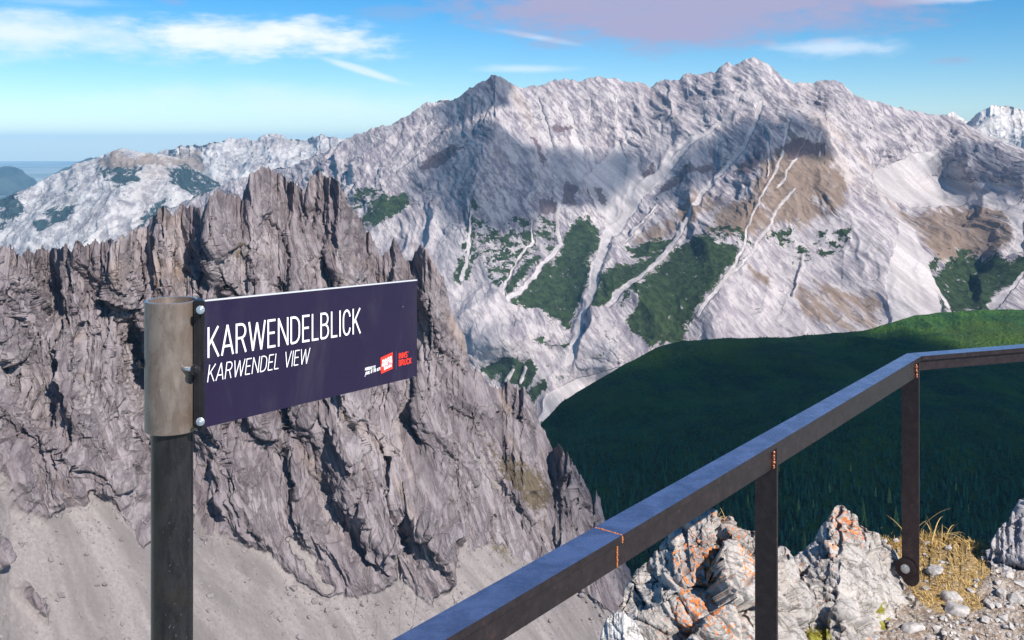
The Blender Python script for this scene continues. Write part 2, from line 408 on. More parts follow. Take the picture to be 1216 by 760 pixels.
SPECK = [[(575,318),(585,290),(600,262),(640,262),(650,285),(640,300),(612,320),(598,345),(583,338)],[(640,255),(668,262),(665,290),(650,300),(640,285)],
 [(842,272),(870,262),(895,275),(900,290),(868,285),(845,285)],[(912,272),(942,266),(944,282),(934,287),(918,284)],[(965,288),(975,276),(998,270),(1014,262),(1010,282),(1003,294),(976,307)],[(941,308),(950,288),(968,298),(965,310)],
 [(560,222),(575,250),(600,285),(560,320),(535,320),(545,300)],[(425,215),(455,215),(420,250),(405,262)],[(1095,330),(1115,300),(1125,345),(1105,350)],[(150,275),(190,250),(186,262),(150,285)],[(225,228),(250,226),(240,236),(224,238)]]
BROWN = [[(835,280),(850,245),(880,225),(900,195),(930,165),(985,160),(997,190),(985,215),(965,250),(940,265),(900,275),(860,285)],
 [(1058,238),(1100,250),(1150,240),(1205,252),(1210,275),(1195,300),(1170,312),(1140,300),(1115,315),(1105,290),(1085,262)],
 [(735,285),(770,262),(830,225),(860,235),(820,275),(780,283)],[(925,250),(1000,190),(1010,230),(990,262),(950,268)],[(885,312),(925,318),(915,345),(890,330)],[(940,330),(1040,340),(1050,388),(1010,390),(950,365)]]
BARE = [[(705,217),(712,223),(722,240),(720,246),(714,244),(706,228)],[(691,223),(697,226),(708,244),(700,240)],[(672,212),(680,220),(684,245),(672,240),(668,228)],
 [(759,203),(770,192),(777,188),(775,200),(765,206)],[(778,228),(785,215),(800,207),(845,190),(840,199),(815,212),(795,224)],[(500,203),(512,182),(535,168),(548,172),(530,190),(512,200)],
 [(630,163),(638,163),(648,192),(645,198),(636,182)],[(655,150),(680,148),(680,155),(655,157)],[(868,200),(905,175),(900,195),(880,205)],[(925,170),(985,165),(985,178),(940,188)],[(640,235),(660,230),(660,250),(640,255)]]
CHUTE = [((3,5),[(700,178),(712,215),(722,245),(722,275)]),((3,5),[(735,170),(740,215),(742,245),(730,270)]),((3,7),[(850,148),(800,182),(770,215),(745,250),(728,275)]),((7,6),[(728,262),(720,285),(715,305),(708,320),(706,340),(697,365),(686,385),(682,410),(676,430)]),
 ((3,3.5),[(905,120),(896,150),(882,175),(860,200),(835,228),(815,262),(800,285),(775,310),(757,330),(740,345),(722,362)]),
 ((1.8,2.6),[(936,145),(930,180),(922,205),(905,235),(890,270),(880,300),(866,322),(845,350),(830,372)]),((1.6,1.8),[(960,158),(945,188),(938,202),(930,222)]),((1.8,2.4),[(944,223),(926,254),(905,285),(885,310),(866,325),(845,352)]),
 ((1.4,1.6),[(911,158),(913,180),(914,205)]),((1.3,1.4),[(977,155),(975,183)]),((2.5,3.5),[(664,240),(662,262),(666,290),(643,315),(635,329),(620,342),(604,354)]),((1.5,2),[(632,262),(632,285),(612,315),(602,335),(599,350)]),
 ((3.5,2.5),[(1040,222),(1063,250),(1085,272),(1100,310),(1115,345),(1128,370)]),((3,7),[(672,120),(680,150),(685,180),(690,205)]),((1.4,2),[(640,120),(648,150),(655,175)]),((1.5,2),[(590,130),(610,165),(640,195)]),((2,5),[(1216,325),(1195,348),(1178,366)]),
 ((1.5,1.5),[(770,150),(772,165)]),((1.6,1.6),[(700,115),(702,145)]),((1.6,1.6),[(735,110),(730,150)]),((1.5,1.5),[(955,300),(948,330),(944,345)]),((1.5,2),[(780,240),(750,270),(740,285)]),((2,3),[(560,250),(556,300),(548,330)]),((2,3),[(610,440),(600,452)]),((2,2),[(625,437),(618,455)])]
SCREE = [[(1035,205),(1060,195),(1085,182),(1115,178),(1120,195),(1108,207),(1130,215),(1195,218),(1216,230),(1200,250),(1180,250),(1150,240),(1100,248),(1065,238),(1045,222)],
 [(1048,240),(1065,245),(1085,272),(1100,310),(1114,350),(1118,385),(1060,390),(1052,330),(1060,300),(1068,270)],[(632,512),(650,470),(680,452),(745,434),(720,460),(700,500)],
 [(690,215),(735,172),(760,212),(800,188),(835,160),(800,200),(760,235),(735,262),(715,258)],[(1190,250),(1216,240),(1216,300),(1195,305),(1210,275)]]
def gauss(px, py, x, y, sx, sy, ang=0):
    a = math.radians(ang); dx, dy = px-x, py-y
    u = dx*math.cos(a)+dy*math.sin(a); v = -dx*math.sin(a)+dy*math.cos(a)
    return np.exp(-(u/sx)**2-(v/sy)**2)
def main_mods(px, py):
    d = 260*gauss(px, py, 1120, 225, 70, 34) - 90*gauss(px, py, 1035, 290, 90, 34, 62) + 120*gauss(px, py, 725, 225, 40, 75)
    d += -150*gauss(px, py, 560, 220, 30, 95, 12) - 170*gauss(px, py, 905, 215, 120, 40, -60)
    d += -120*gauss(px, py, 790, 330, 90, 45) - 120*gauss(px, py, 600, 400, 60, 40) - 90*gauss(px, py, 730, 400, 35, 40)
    d += 170*gauss(px, py, 1150, 345, 30, 60) - 110*gauss(px, py, 440, 230, 40, 50)
    d += 90*gauss(px, py, 720, 465, 50, 22) - 90*gauss(px, py, 840, 130, 30, 50)
    w = np.clip((py-np.min(py, 0))/60., 0, 1)
    return d*w
def main_disp(q, px, py, at):
    wrp = np.stack([fbm(q/420, 3, seed=3), fbm(q/420+9, 3, seed=5), fbm(q/420+21, 3, seed=6)], 1)*150
    p = q+wrp
    # spurs and gullies running down the fall line: long in y-z, short in x
    p[:,1] -= 1.4*p[:,2]; r1 = ridged(np.stack([p[:,0]/330, p[:,1]/700, p[:,2]/1100], 1), 3, .55, seed=21)
    r2 = ridged(np.stack([p[:,0]/110, p[:,1]/260, p[:,2]/340], 1), 5, .52, seed=31)
    ct = np.clip((205-py)/70, 0, 1); r2b = ridged(aniso(q+wrp*.6, 58, 260, 70, 160, 0), 5, .58, seed=35)
    f1 = ridged(aniso(p, 22, 300, 48, 200, 0), 4, .52, seed=41)          # dipping strata
    s = np.clip(at['scree']*1.6, 0, 1); fo = np.clip(at['forest']*1.4, 0, 1)
    gl = np.clip(at['scree']*1.5, 0, 1)
    cl = np.clip((230-py)/110, 0, 1)+.35*gauss(px, py, 620, 400, 90, 60)+.6*gauss(px, py, 1150, 190, 60, 30)
    r3 = ridged(np.stack([p[:,0]/44, p[:,1]/300, p[:,2]/120], 1), 4, .55, seed=71); a = 80*(r1-.5)*(1-.6*s) + (r2-.45)*26*(1-.85*ct) + (r2b-.45)*30*ct*(1-.85*s)*(1-.55*fo) + (r3-.45)*8*(1-.7*ct)*(1-.9*s)*(1-.6*fo) + (f1-.4)*(2+12*cl)*(1-.9*s)*(1-.7*fo) + 3*fbm(q/16, 4, .55, seed=61)*(1-s)
    h0, e0 = facets(np.stack([p[:,0]/90, p[:,1]/400, p[:,2]/90], 1), 91, 1.); h1, e1 = facets(aniso(p, 25, 60, 26, 60, 0), 95, 1.); a = a + (h0*11+h1*7-4*np.exp(-(e1/.07)**2))*(1-.9*s)*(1-.6*fo)
    lowq = 1-.55*np.maximum(np.clip((py-235)/60, 0, 1)*(1-gauss(px, py, 610, 400, 110, 60)), at['smooth'])
    return 80*(r1-.5)*(1-.6*s)+(a-80*(r1-.5)*(1-.6*s))*lowq*.78 - 1.2*gl
m_main = rock_mat('pale_limestone', (.475,.43,.425), (.36,.32,.325), (.12,.10,.135), (.46,.36,.28), 420, rot=(0, math.radians(-52), 0), stretch=(.5,1,1.6), shear=1.4, bump=5, streak=.5, contrast=1.0, scree=(.50,.455,.45), warm_amt=.35,
                  forest=(.026,.043,.015), brown=(.20,.135,.09), bare=(.10,.065,.075), steep=(.3,.86))
SMOOTH = [[(880,300),(940,262),(1050,250),(1075,300),(1110,370),(1110,420),(820,420),(850,370)],[(420,270),(520,250),(560,300),(610,350),(600,430),(560,440),(500,330)],[(590,150),(700,175),(760,180),(800,150),(850,160),(760,240),(690,230),(620,200)],
 [(640,480),(680,450),(760,430),(740,380),(700,380),(670,420),(600,400),(590,430)]]
def main_forest(x, y, q):
    n = fbm(q/38, 4, .6, seed=77)
    sp = np.where(n > .02, .62, .28)*polys(x, y, SPECK, 3)
    return np.maximum(np.clip(polys(x, y, FOREST, 5)+.10*(polys(x, y, FOREST, 5) > .05), 0, 1), sp*1.25)
mm = dict(smooth=lambda x, y, q: polys(x, y, SMOOTH, 10)*.85, scree=lambda x, y, q: np.maximum(lines(x, y, CHUTE), polys(x, y, SCREE, 3)), forest=main_forest,
          brown=lambda x, y, q: polys(x, y, BROWN, 9)*.98, bare=lambda x, y, q: polys(x, y, BARE, 3))
build_sheet('mountain_massif', [main_crest, main_cliff, main_mid, main_low, main_foot, main_bot], np.arange(100, 1330, 1.15), (80, 110, 95, 90, 40), (26, 900, 700), m_main, main_disp, masks=mm, mods=main_mods,
            crest_jag=3.6, jag_len=15, jag_rows=4., seed=4, dj=.0015, sm=6, tap=(.16, 34.), nz=.7, jitter=(60, 3.4))

# ================================================================== farther ranges
def far_disp(A, L, seed):
    def f(q, px, py, at):
        w_ = np.stack([fbm(q/(L*2), 3, seed=seed), fbm(q/(L*2)+4, 3, seed=seed+1), fbm(q/(L*2)+8, 3, seed=seed+2)], 1)*L*.4
        return A*(ridged((q+w_)/L, 6, .58, seed=seed+4)-.45)*(1-.6*np.clip(at.get('scree', 0)*1., 0, 1)*1.0)
    return f
zero = lambda x, y, q: x*0.
m_far = rock_mat('far_limestone', (.50,.48,.47), (.40,.375,.37), (.17,.15,.17), (.40,.31,.25), 900, bump=10, contrast=1., scree=(.54,.52,.50), warm_amt=.3,
                 forest=(.02,.035,.035), brown=(.22,.16,.125), bare=(.10,.075,.08))
spec = [[(-80,262,7600),(0,236,7300),(20,228,7250),(60,211,7200),(85,200,7150),(105,190,7100),(122,183,7080),(130,180,7050),(145,178,7020),(160,181,7050),(175,184,7100),(190,185,7150),(215,190,7250),(240,204,7400),(262,218,7500),(330,245,7700)],
        [(-80,290,6900),(0,270,6700),(130,222,6450),(200,225,6500),(330,280,7100)], [(-80,330,6300),(100,310,5900),(330,330,6200)], [(-80,420,5700),(330,420,5600)]]
A_F_SHADE = [[(120,196),(165,198),(172,206),(140,214),(118,208)],[(196,203),(225,196),(262,214),(262,232),(225,236)],[(60,250),(90,240),(80,262),(40,280)],[(105,205),(120,195),(135,205),(150,198),(165,202),(163,216),(145,222),(125,215)],[(200,205),(215,195),(250,210),(248,230),(225,232),(205,215)],[(-20,235),(20,228),(33,232),(20,255),(0,268),(-20,290)],[(165,255),(195,230),(210,245),(180,275)],[(80,218),(90,215),(88,232),(80,235)]]  # woodland patches, plus some added to paint blue shadow into the colour
A_B = [[(115,190),(145,180),(180,186),(200,200),(150,204),(120,200)],[(185,188),(225,192),(250,212),(225,205)]]
build_sheet('far_mountain', spec, np.arange(-80, 330, 1.3), (70, 60, 30), (20, 900, 700), m_far, far_disp(130, 700, 100), crest_jag=1.5, jag_len=20, seed=12,
            masks=dict(scree=zero, forest=lambda x, y, q: polys(x, y, A_F_SHADE, 5)*.75, brown=lambda x, y, q: polys(x, y, A_B, 6), bare=lambda x, y, q: polys(x, y, A_B, 6)*.3), sm=4)  # forest mask here also carries the painted shadow patches
spec = [[(150,200,9600),(185,184,9400),(200,177,9300),(215,171,9200),(235,170,9200),(252,167,9200),(265,166,9200),(275,163,9200),(290,165,9200),(305,165,9200),(315,160,9150),(328,160,9150),(340,164,9200),(360,166,9200),(370,161,9150),(380,158,9150),(392,161,9200),(405,164,9300),(420,165,9400),(480,170,9600)],
        [(150,230,8900),(250,205,8500),(350,200,8500),(480,215,8800)], [(150,290,8000),(480,290,7800)], [(150,360,7600),(480,360,7500)]]
B_F = [[(232,215),(245,208),(258,215),(240,235),(222,240),(214,232)]]
build_sheet('far_range', spec, np.arange(150, 480, 1.2), (70, 50, 20), (18, 900, 700), m_far, far_disp(150, 520, 140), crest_jag=3.0, jag_len=14, seed=15,
            masks=dict(scree=lambda x, y, q: polys(x, y, [[(235,200),(250,190),(262,198),(255,215),(245,208)],[(275,200),(300,205),(330,200),(320,215),(280,215)]], 6)*.8, forest=lambda x, y, q: polys(x, y, B_F, 4),
                       brown=lambda x, y, q: polys(x, y, [[(185,186),(215,172),(235,172),(240,185),(245,208),(225,200),(205,192)]], 6), bare=zero), sm=4)
spec = [[(1060,170,7200),(1100,150,7000),(1125,134,6900),(1133,132,6900),(1140,138,6900),(1150,143,6900),(1158,136,6850),(1170,129,6800),(1182,123,6800),(1195,124,6800),(1210,128,6800),(1225,131,6800),(1260,120,6800),(1330,140,6800)],
        [(1060,200,6600),(1216,165,6200),(1330,180,6200)], [(1060,260,6000),(1330,260,5800)]]
m_white = rock_mat('white_limestone', (.66,.63,.60), (.54,.50,.48), (.28,.25,.24), (.55,.42,.32), 600, bump=12, contrast=.4, scree=(.68,.65,.63), warm_amt=.35)
build_sheet('distant_peak', spec, np.arange(1060, 1330, 1.2), (60, 30), (16, 800, 600), m_white, far_disp(80, 420, 180), crest_jag=2.0, jag_len=14, seed=18, masks=dict(scree=zero), sm=3)
spec = [[(450,160,6500),(490,140,6400),(505,128,6300),(517,120,6300),(530,117,6300),(536,118,6300),(545,125,6300),(600,150,6400)], [(450,200,6000),(600,200,6000)]]
build_sheet('summit_behind', spec, np.arange(450, 600, 1.5), (40,), (10, 500, 400), m_white, far_disp(80, 300, 190), crest_jag=1.5, jag_len=12, seed=19, masks=dict(scree=zero))
# wooded foothills fading into the air
m, nt, b = mat('wooded_hills'); O = nt.new('ShaderNodeTexCoord').outputs['Object']
nt.l.new(nt.mix(nt.ss(nt.noise(O, 1/500, 8, .65), .4, .62), (.012,.024,.024), (.045,.06,.05)), b.inputs['Base Color']); m_hill = m
def hill(name, crest, D0, base_y, seed, A=160, L=900, u0=None, u1=None):
    c = [(x, y, D0+dd) for x, y, dd in crest]
    lo_ = [(crest[0][0], base_y, D0*.8), (crest[-1][0], base_y, D0*.8)]
    build_sheet(name, [c, lo_], np.arange(crest[0][0], crest[-1][0], 1.5), (90,), (14, D0*.12, D0*.05), m_hill, far_disp(A, L, seed), crest_jag=1.2, jag_len=18, seed=seed, masks=dict(scree=zero))
hill('wooded_hill', [(-260,215,0),(-120,200,0),(-30,197,0),(0,199,0),(12,198,0),(25,203,0),(40,212,300),(60,225,600),(120,250,900)], 17000, 262, 210, 300, 2200)
hill('blue_ridge', [(20,236,0),(40,222,0),(60,210,0),(75,200,0),(90,194,0),(105,189,0),(118,188,0),(140,195,0),(200,210,0)], 15000, 262, 220, 200, 1200)
hill('dark_foothill', [(-260,240,0),(-60,238,0),(0,236,0),(25,226,0),(45,222,0),(60,222,0),(90,240,100),(160,260,200)], 14000, 300, 230, 160, 900)

# ================================================================== valley floor reaching the horizon
n = 90; r = np.concatenate([[0], np.geomspace(800, 52000, n-1)]); th = np.linspace(0, 2*np.pi, 181)[:-1]
R_, T_ = np.meshgrid(r, th, indexing='ij')
V = np.stack([R_*np.sin(T_), R_*np.cos(T_), np.full_like(R_, -780.)], 2).reshape(-1, 3)
V[:,2] += 40*fbm(V/7000, 4, seed=300)
i = (np.arange(n-1)[:,None]*180+np.arange(180)[None,:]); j = (np.arange(n-1)[:,None]*180+(np.arange(180)[None,:]+1) % 180)
Q = np.stack([i.ravel(), (i+180).ravel(), (j+180).ravel(), j.ravel()], 1)[:, ::-1]
m, nt, b = mat('valley_ground'); O = nt.new('ShaderNodeTexCoord').outputs['Object']
nt.l.new(nt.mix(nt.ss(nt.noise(O, 1/2600, 8, .6), .42, .6), (.15,.18,.15), (.30,.32,.28)), b.inputs['Base Color'])
np_mesh('valley_ground', V, Q, m)['kind'] = 'structure'

# ================================================================== the near jagged ridge
near_crest = [(-140,310),(-60,303),(0,293),(6,289),(12,292),(22,301),(34,299),(44,296),(50,289),(56,291),(60,296),(68,291),(75,290),(85,293),(90,285),(96,287),(100,293),(110,285),(118,289),(126,284),(131,281),(137,286),(150,276),(158,272),(165,274),(172,268),
 (180,262),(187,248),(192,244),(198,248),(205,253),(215,243),(225,241),(235,241),(241,252),(246,240),(249,229),(256,225),(268,226),(280,231),(287,236),(291,222),(296,208),(305,200),(312,198),(320,200),(330,203),(336,209),(342,216),(347,214),(355,221),(363,225),
 (367,211),(375,205),(388,205),(398,213),(406,226),(416,240),(424,251),(435,270),(444,286),(452,306),(459,300),(466,287),(470,283),(474,291),(480,303),(488,309),(493,299),(499,292),(505,296),(514,308),(520,320),(526,330),(531,346),(538,368),(545,384),
 (552,400),(557,425),(561,437),(565,429),(570,440),(577,452),(590,462),(599,452),(604,450),(612,456),(622,461),(630,470),(636,484),(640,500),(648,512),(657,536),(662,530),(668,533),(675,541),(681,549),(690,563),(697,572),(701,588),(704,592),(708,583),
 (713,588),(717,610),(722,632),(735,655),(755,690),(775,730),(800,780)]
nD = [(-140,400),(0,440),(150,490),(300,560),(400,590),(500,610),(560,625),(640,640),(720,600),(800,540)]
dd = np.array(nD, float)
near_c = [(x, y, float(np.interp(x, dd[:,0], dd[:,1])) + 14*math.sin(x*.043)+9*math.sin(x*.117+1)) for x, y in near_crest]
# every pinnacle stands a little nearer than the notch beside it
near_foot = [(-140,500,345),(-60,520,350),(0,556,365),(30,598,372),(60,612,376),(85,600,385),(110,592,392),(140,600,396),(180,612,402),(230,622,410),(260,632,416),(300,650,424),(350,680,432),(390,700,436),(420,712,438),(450,700,444),(480,690,452),(500,705,452),(520,720,454),(545,680,470),(560,650,486),(590,640,500),(640,672,504),(700,705,498),(760,745,480),(800,790,470)]
ff = np.array(near_foot, float)
zf = lambda y, D: -(y-HY)/F*D
near_bot = []
for x in range(-140, 801, 20):
    yf, Df = np.interp(x, ff[:,0], ff[:,1]), np.interp(x, ff[:,0], ff[:,2]); z = zf(yf, Df)
    yb = 860.; k = (yb-HY)/F; D = (.60*Df - z)/(k+.60)
    near_bot.append((x, yb, D))
def footy(x): return np.interp(x, ff[:,0], ff[:,1])
NS_LINES = [((4,3),[(562,525),(575,545),(590,568),(602,585),(612,600),(625,618),(634,630)]),((3,5),[(0,530),(8,560),(20,600)]),((3,7),[(110,588),(125,600),(150,640)]),((4,9),[(232,600),(250,630),(270,660)]),((3,8),[(345,640),(370,670),(395,700)]),((2,2),[(590,610),(600,640),(604,655)]),((5,10),[(560,640),(555,670),(545,700)]),((2,4),[(470,660),(475,690)])]
ROCKS_IN = [[(145,600),(160,590),(175,600),(195,605),(192,640),(178,650),(160,630)],[(-10,612),(12,640),(22,665),(8,672),(-4,650)],[(40,690),(62,720),(60,735),(35,705)],[(345,650),(390,620),(420,690),(395,712),(365,690)],[(690,610),(740,640),(760,690),(720,720),(690,680)],[(755,700),(800,700),(790,760)]]
def near_scree(x, y, q):
    s = np.clip(.5+(y-footy(x))/18., 0, 1)
    s = s*(1-polys(x, y, ROCKS_IN, 5)*.8)
    return np.maximum(s, lines(x, y, NS_LINES)*.9)
def near_mods(px, py):
    # big fins and gullies that run down and to the right from the pinnacles
    k = np.clip((py-np.min(py, 0))/40., 0, 1)*np.clip((footy(px)+30-py)/90., 0, 1)
    s = px - (py-250)*.55
    a = 7*np.sin(s/26.+.6*np.sin(py/40.))+4*np.sin(s/11.+1.7+np.sin(py/23.))+7*np.sin(s/61.+.6)
    return a*k
def near_disp(q, px, py, at):
    w_ = np.stack([fbm(q/60, 3, seed=401), fbm(q/60+9, 3, seed=402), fbm(q/60+21, 3, seed=403)], 1)*7
    p = q+w_
    A1 = aniso(p, 60, 130, 30, 60); A2 = aniso(p, 62, 42, 11, 22); A3 = aniso(p, 66, 14, 4.2, 8)
    r1 = ridged(A1, 4, .55, seed=411); r2 = ridged(A2, 5, .58, seed=421); r3 = ridged(A3, 4, .6, seed=431)
    h1, e1 = facets(aniso(p, 60, 26, 11, 18), 441, 1.1)
    h2, e2 = facets(aniso(p, 60, 8.5, 3.6, 6), 451, 1.1)
    s = np.clip(at['scree'], 0, 1)**.7
    h0, e0 = facets(aniso(p, 64, 62, 15, 40), 435, 1.1); hm, em = facets(aniso(p, 60, 34, 8, 26), 437, 1.1); a = 8.5*(r1-.45)+2.6*(r2-.45)+2.2*(r3-.4)+5.5*h0+3.2*hm-.9*np.exp(-(em/.05)**2)+1.9*h1-1.0*np.exp(-(e1/.06)**2)+1.1*h2-.4*np.exp(-(e2/.08)**2)+.4*fbm(q/2.2, 3, .6, seed=461)
    return a*(1-.94*s) + s*(2.0*fbm(aniso(q, 40, 60, 8, 30), 4, seed=471)+.25*fbm(q/2, 3, seed=481)-5)
m_near = rock_mat('ridge_rock', (.290,.254,.262), (.188,.160,.170), (.078,.058,.066), (.33,.235,.165), 60, rot=(0, math.radians(-60), 0), stretch=(.28,1,2.0), bump=1.3, contrast=.7, shear=.75, scree=(.255,.225,.218), warm_amt=.55, bare=(.10,.075,.04), steep=(.3,.88))
build_sheet('rocky_ridge', [near_c, near_foot, near_bot], np.arange(-140, 800, .85), (420, 110), (30, 170, 230), m_near, near_disp,
            masks=dict(scree=near_scree, bare=lambda x, y, q: polys(x, y, [[(575,515),(600,540),(640,560),(660,585),(645,610),(625,600),(600,570)],[(590,640),(600,660),(640,680),(615,660)],[(275,280),(288,305),(280,300)],[(310,300),(318,306),(312,312)]], 8)*.8),
            mods=near_mods, crest_jag=8., jag_len=8, seed=33, sm=3, jag_rows=40., tap=(.04, 100.), nz=.45, jitter=(14, 8.))

# loose blocks lying on the scree
NV = o_V['rocky_ridge']; rgs = np.random.default_rng(8); nbk = 30
bmi = None
import bmesh as _b
_m = _b.new(); _b.ops.create_icosphere(_m, subdivisions=1, radius=1); IV = np.array([v.co[:] for v in _m.verts]); IT = np.array([[v.index for v in f.verts] for f in _m.faces]); _m.free()
uu = np.arange(-140, 800, .85); VV, FF, off = [], [], 0
for k in range(30000):
    c_ = rgs.integers(0, NV.shape[1]-1); r_ = int(NV.shape[0]-1-rgs.random()**1.2*220); y_ = HY-NV[r_,c_,2]/NV[r_,c_,1]*F; below = y_-footy(uu[c_])
    if below < 4 or y_ > 790 or rgs.random() > math.exp(-below/70)*.9+.08: continue
    R0 = .16*rgs.pareto(2.0)+.16
    if R0 > 2.2: continue
    a_ = rgs.uniform(0, 6.3); M_ = np.array([[math.cos(a_), -math.sin(a_), 0],[math.sin(a_), math.cos(a_), 0],[0,0,1]])
    v_ = IV*(1+.25*rgs.normal(size=(12, 1)).clip(-1.5, 1.5))*np.array([1, .8, .7])*R0
    VV.append(v_@M_.T+NV[r_,c_]+np.array([0,0,R0*.25])); FF.append(IT+off); off += 12
m_rub, nt, b = mat('scree_blocks'); b.inputs['Base Color'].default_value = (.22,.195,.195,1)
np_mesh('scree_rubble', np.vstack(VV), np.vstack(FF), m_rub, False)['kind'] = 'stuff'

# ================================================================== the forested hill
hill_crest = [(560,600,1250),(620,545,1300),(642,500,1350),(665,478,1400),(700,455,1450),(740,432,1520),(780,415,1580),(810,407,1620),(850,405,1660),(900,402,1700),(950,400,1730),(1000,395,1760),(1030,390,1780),(1060,382,1800),(1090,374,1820),(1120,369,1850),(1160,366,1880),(1216,367,1900),(1280,372,1900),(1420,395,1850)]
hill_mid = [(560,680,1000),(700,580,1080),(850,530,1150),(1000,510,1200),(1216,500,1260),(1420,500,1280)]
hill_bot = [(560,900,760),(800,860,800),(1000,840,820),(1420,840,860)]
HV, HPX, HPY, HNB = sheet([hill_crest, hill_mid, hill_bot], np.arange(560, 1420, 2.2), (150, 120), (16, 500, 200), None, crest_jag=.8, jag_len=30, seed=51, sm=10)
HN = normals(HV); q = HV.reshape(-1, 3)
amp = 26*fbm(q/300, 4, seed=501) + 14*(ridged(np.stack([q[:,0]/170, q[:,1]/500, q[:,2]/500], 1), 3, seed=505)-.5) + 2.2*np.abs(fbm(q/14, 3, .6, seed=507))
row = np.arange(HV.shape[0])[:, None]-HNB
HV = HV + HN*(amp.reshape(HV.shape[:2])*np.clip(.3+np.abs(row)/20., 0, 1))[..., None]
m, nt, b = mat('hillside_scrub'); O = nt.new('ShaderNodeTexCoord').outputs['Object']
v = nt.voro(O, 1/7.); n1 = nt.noise(O, 1/60, 7, .65); n2 = nt.noise(O, 1/4., 4, .7); tri = nt.noise(O, 1/240, 3, .5)
c = nt.mix(nt.ss(n1, .35, .65), (.015,.065,.028), (.055,.15,.026))
c = nt.mix(nt.math('MULTIPLY', nt.ss(n2, .45, .65), .6), c, (.09,.16,.024))
c = nt.mix(nt.math('MULTIPLY', nt.ss(tri, .52, .66), .5), c, (.09,.13,.02))
nt.l.new(c, b.inputs['Base Color'])
h = nt.math('SUBTRACT', nt.math('MULTIPLY', nt.noise(O, 1/9., 6, .7), 2.), nt.math('MULTIPLY', v, .7))
nt.l.new(nt.bump(h, 6.), b.inputs['Normal'])
np_mesh('forest_hill', HV.reshape(-1, 3), grid_quads(*HV.shape[:2]), m)['kind'] = 'structure'

# conifers ---------------------------------------------------------
def conifer(seed, tiers=7, seg=8, wid=.19):
    rg = np.random.default_rng(seed); V = []; Fc = []
    for t in range(tiers):
        f = t/tiers; z0 = .10+.90*f; top = min(1., z0+.24*(1-f*.4)); rad = wid*(1-f)**.85+.012
        b0 = len(V); V.append((rg.normal(0, .004), rg.normal(0, .004), top))
        a0 = rg.uniform(0, 6.3)
        for k in range(seg):
            a = a0+k*2*math.pi/seg; r_ = rad*(1.15 if k % 2 else .55)*rg.uniform(.75, 1.2)
            V.append((r_*math.cos(a), r_*math.sin(a), z0-rg.uniform(0, .05)-(.03 if k % 2 else 0)))
        for k in range(seg): Fc.append((b0, b0+1+k, b0+1+(k+1) % seg))
    return np.array(V), np.array(Fc)
def trunk_arr():
    V = []; Fc = []
    for k in range(6):
        a = k*math.pi/3; V.append((.016*math.cos(a), .016*math.sin(a), -.05)); 
    for k in range(6):
        a = k*math.pi/3; V.append((.005*math.cos(a), .005*math.sin(a), .9))
    for k in range(6): Fc.append((k, (k+1) % 6, 6+(k+1) % 6)); Fc.append((k, 6+(k+1) % 6, 6+k))
    return np.array(V), np.array(Fc)
def leaf_mat(name, a, b_):
    m, nt, b = mat(name); O = nt.new('ShaderNodeTexCoord').outputs['Object']
    oi = nt.new('ShaderNodeObjectInfo')
    f = nt.math('ADD', nt.attr('tint'), nt.math('MULTIPLY', oi.outputs['Random'], .9))
    c = nt.mix(nt.math('MINIMUM', f, 1.), a, b_); nt.l.new(c, b.inputs['Base Color']); return m
m_con = leaf_mat('spruce_needles', (.005,.048,.034), (.035,.13,.065)); m_larch = leaf_mat('larch_needles', (.16,.22,.06), (.34,.36,.10))
m_bark, nt, b = mat('bark'); b.inputs['Base Color'].default_value = (.09,.07,.05,1)
row = np.arange(HV.shape[0]); rng = np.random.default_rng(5)
def hill_pt(a, r_):
    """point on the hill grid at fractional column a, row r_"""
    i0, j0 = int(r_), int(a); fi, fj = r_-i0, a-j0
    return ((HV[i0,j0]*(1-fi)+HV[i0+1,j0]*fi)*(1-fj)+(HV[i0,j0+1]*(1-fi)+HV[i0+1,j0+1]*fi)*fj)
XY = []; nr, nc = HV.shape[:2]
area_w = np.linalg.norm(np.cross(HV[1:,:-1]-HV[:-1,:-1], HV[:-1,1:]-HV[:-1,:-1]), axis=2)
area_w[:HNB] = 0
py_ = HPY[:-1,:-1]
dens = np.clip((py_-390)/120, .35, 1)*area_w*(py_ < 800)
pr = (dens/dens.sum()).ravel(); NTREE = 16000
idx = rng.choice(len(pr), NTREE, p=pr); ri, ci = np.divmod(idx, nc-1)
pts = np.array([hill_pt(c_+rng.random(), r2+rng.random()) for r2, c_ in zip(ri, ci)])
pyy = HPY[ri, ci]; hts = rng.uniform(6, 17, NTREE)*np.clip((pyy-420)/190, .25, 1)
order = np.argsort(pts[:,1]-hts*12); near_idx = [k for k in order if HPX[ri[k], ci[k]] < 1225 and pyy[k] < 700 and HPX[ri[k], ci[k]] > 640][:220]
nset = set(near_idx); rest = np.array([k for k in range(NTREE) if k not in nset])
vars_ = [conifer(s_, 6, 6) for s_ in range(6)]
VV, FF, TT = [], [], []; off = 0
for vi in range(6):
    ids = rest[vi::6]; v0, f0 = vars_[vi]
    ang = rng.uniform(0, 6.3, len(ids)); ca, sa = np.cos(ang)[:,None], np.sin(ang)[:,None]; h_ = hts[ids][:,None]
    X = (v0[None,:,0]*ca-v0[None,:,1]*sa)*h_+pts[ids,0:1]; Y = (v0[None,:,0]*sa+v0[None,:,1]*ca)*h_+pts[ids,1:2]; Z = v0[None,:,2]*h_+pts[ids,2:3]
    VV.append(np.stack([X, Y, Z], 2).reshape(-1, 3)); TT.append(np.repeat(rng.random(len(ids)), len(v0)))
    FF.append((f0[None]+(np.arange(len(ids))*len(v0))[:,None,None]).reshape(-1, 3)+off); off += len(ids)*len(v0)
np_mesh('forest', np.vstack(VV), np.vstack(FF), m_con, False, {'tint': np.concatenate(TT)*.6-.2})['kind'] = 'stuff'
tv, tf = trunk_arr()
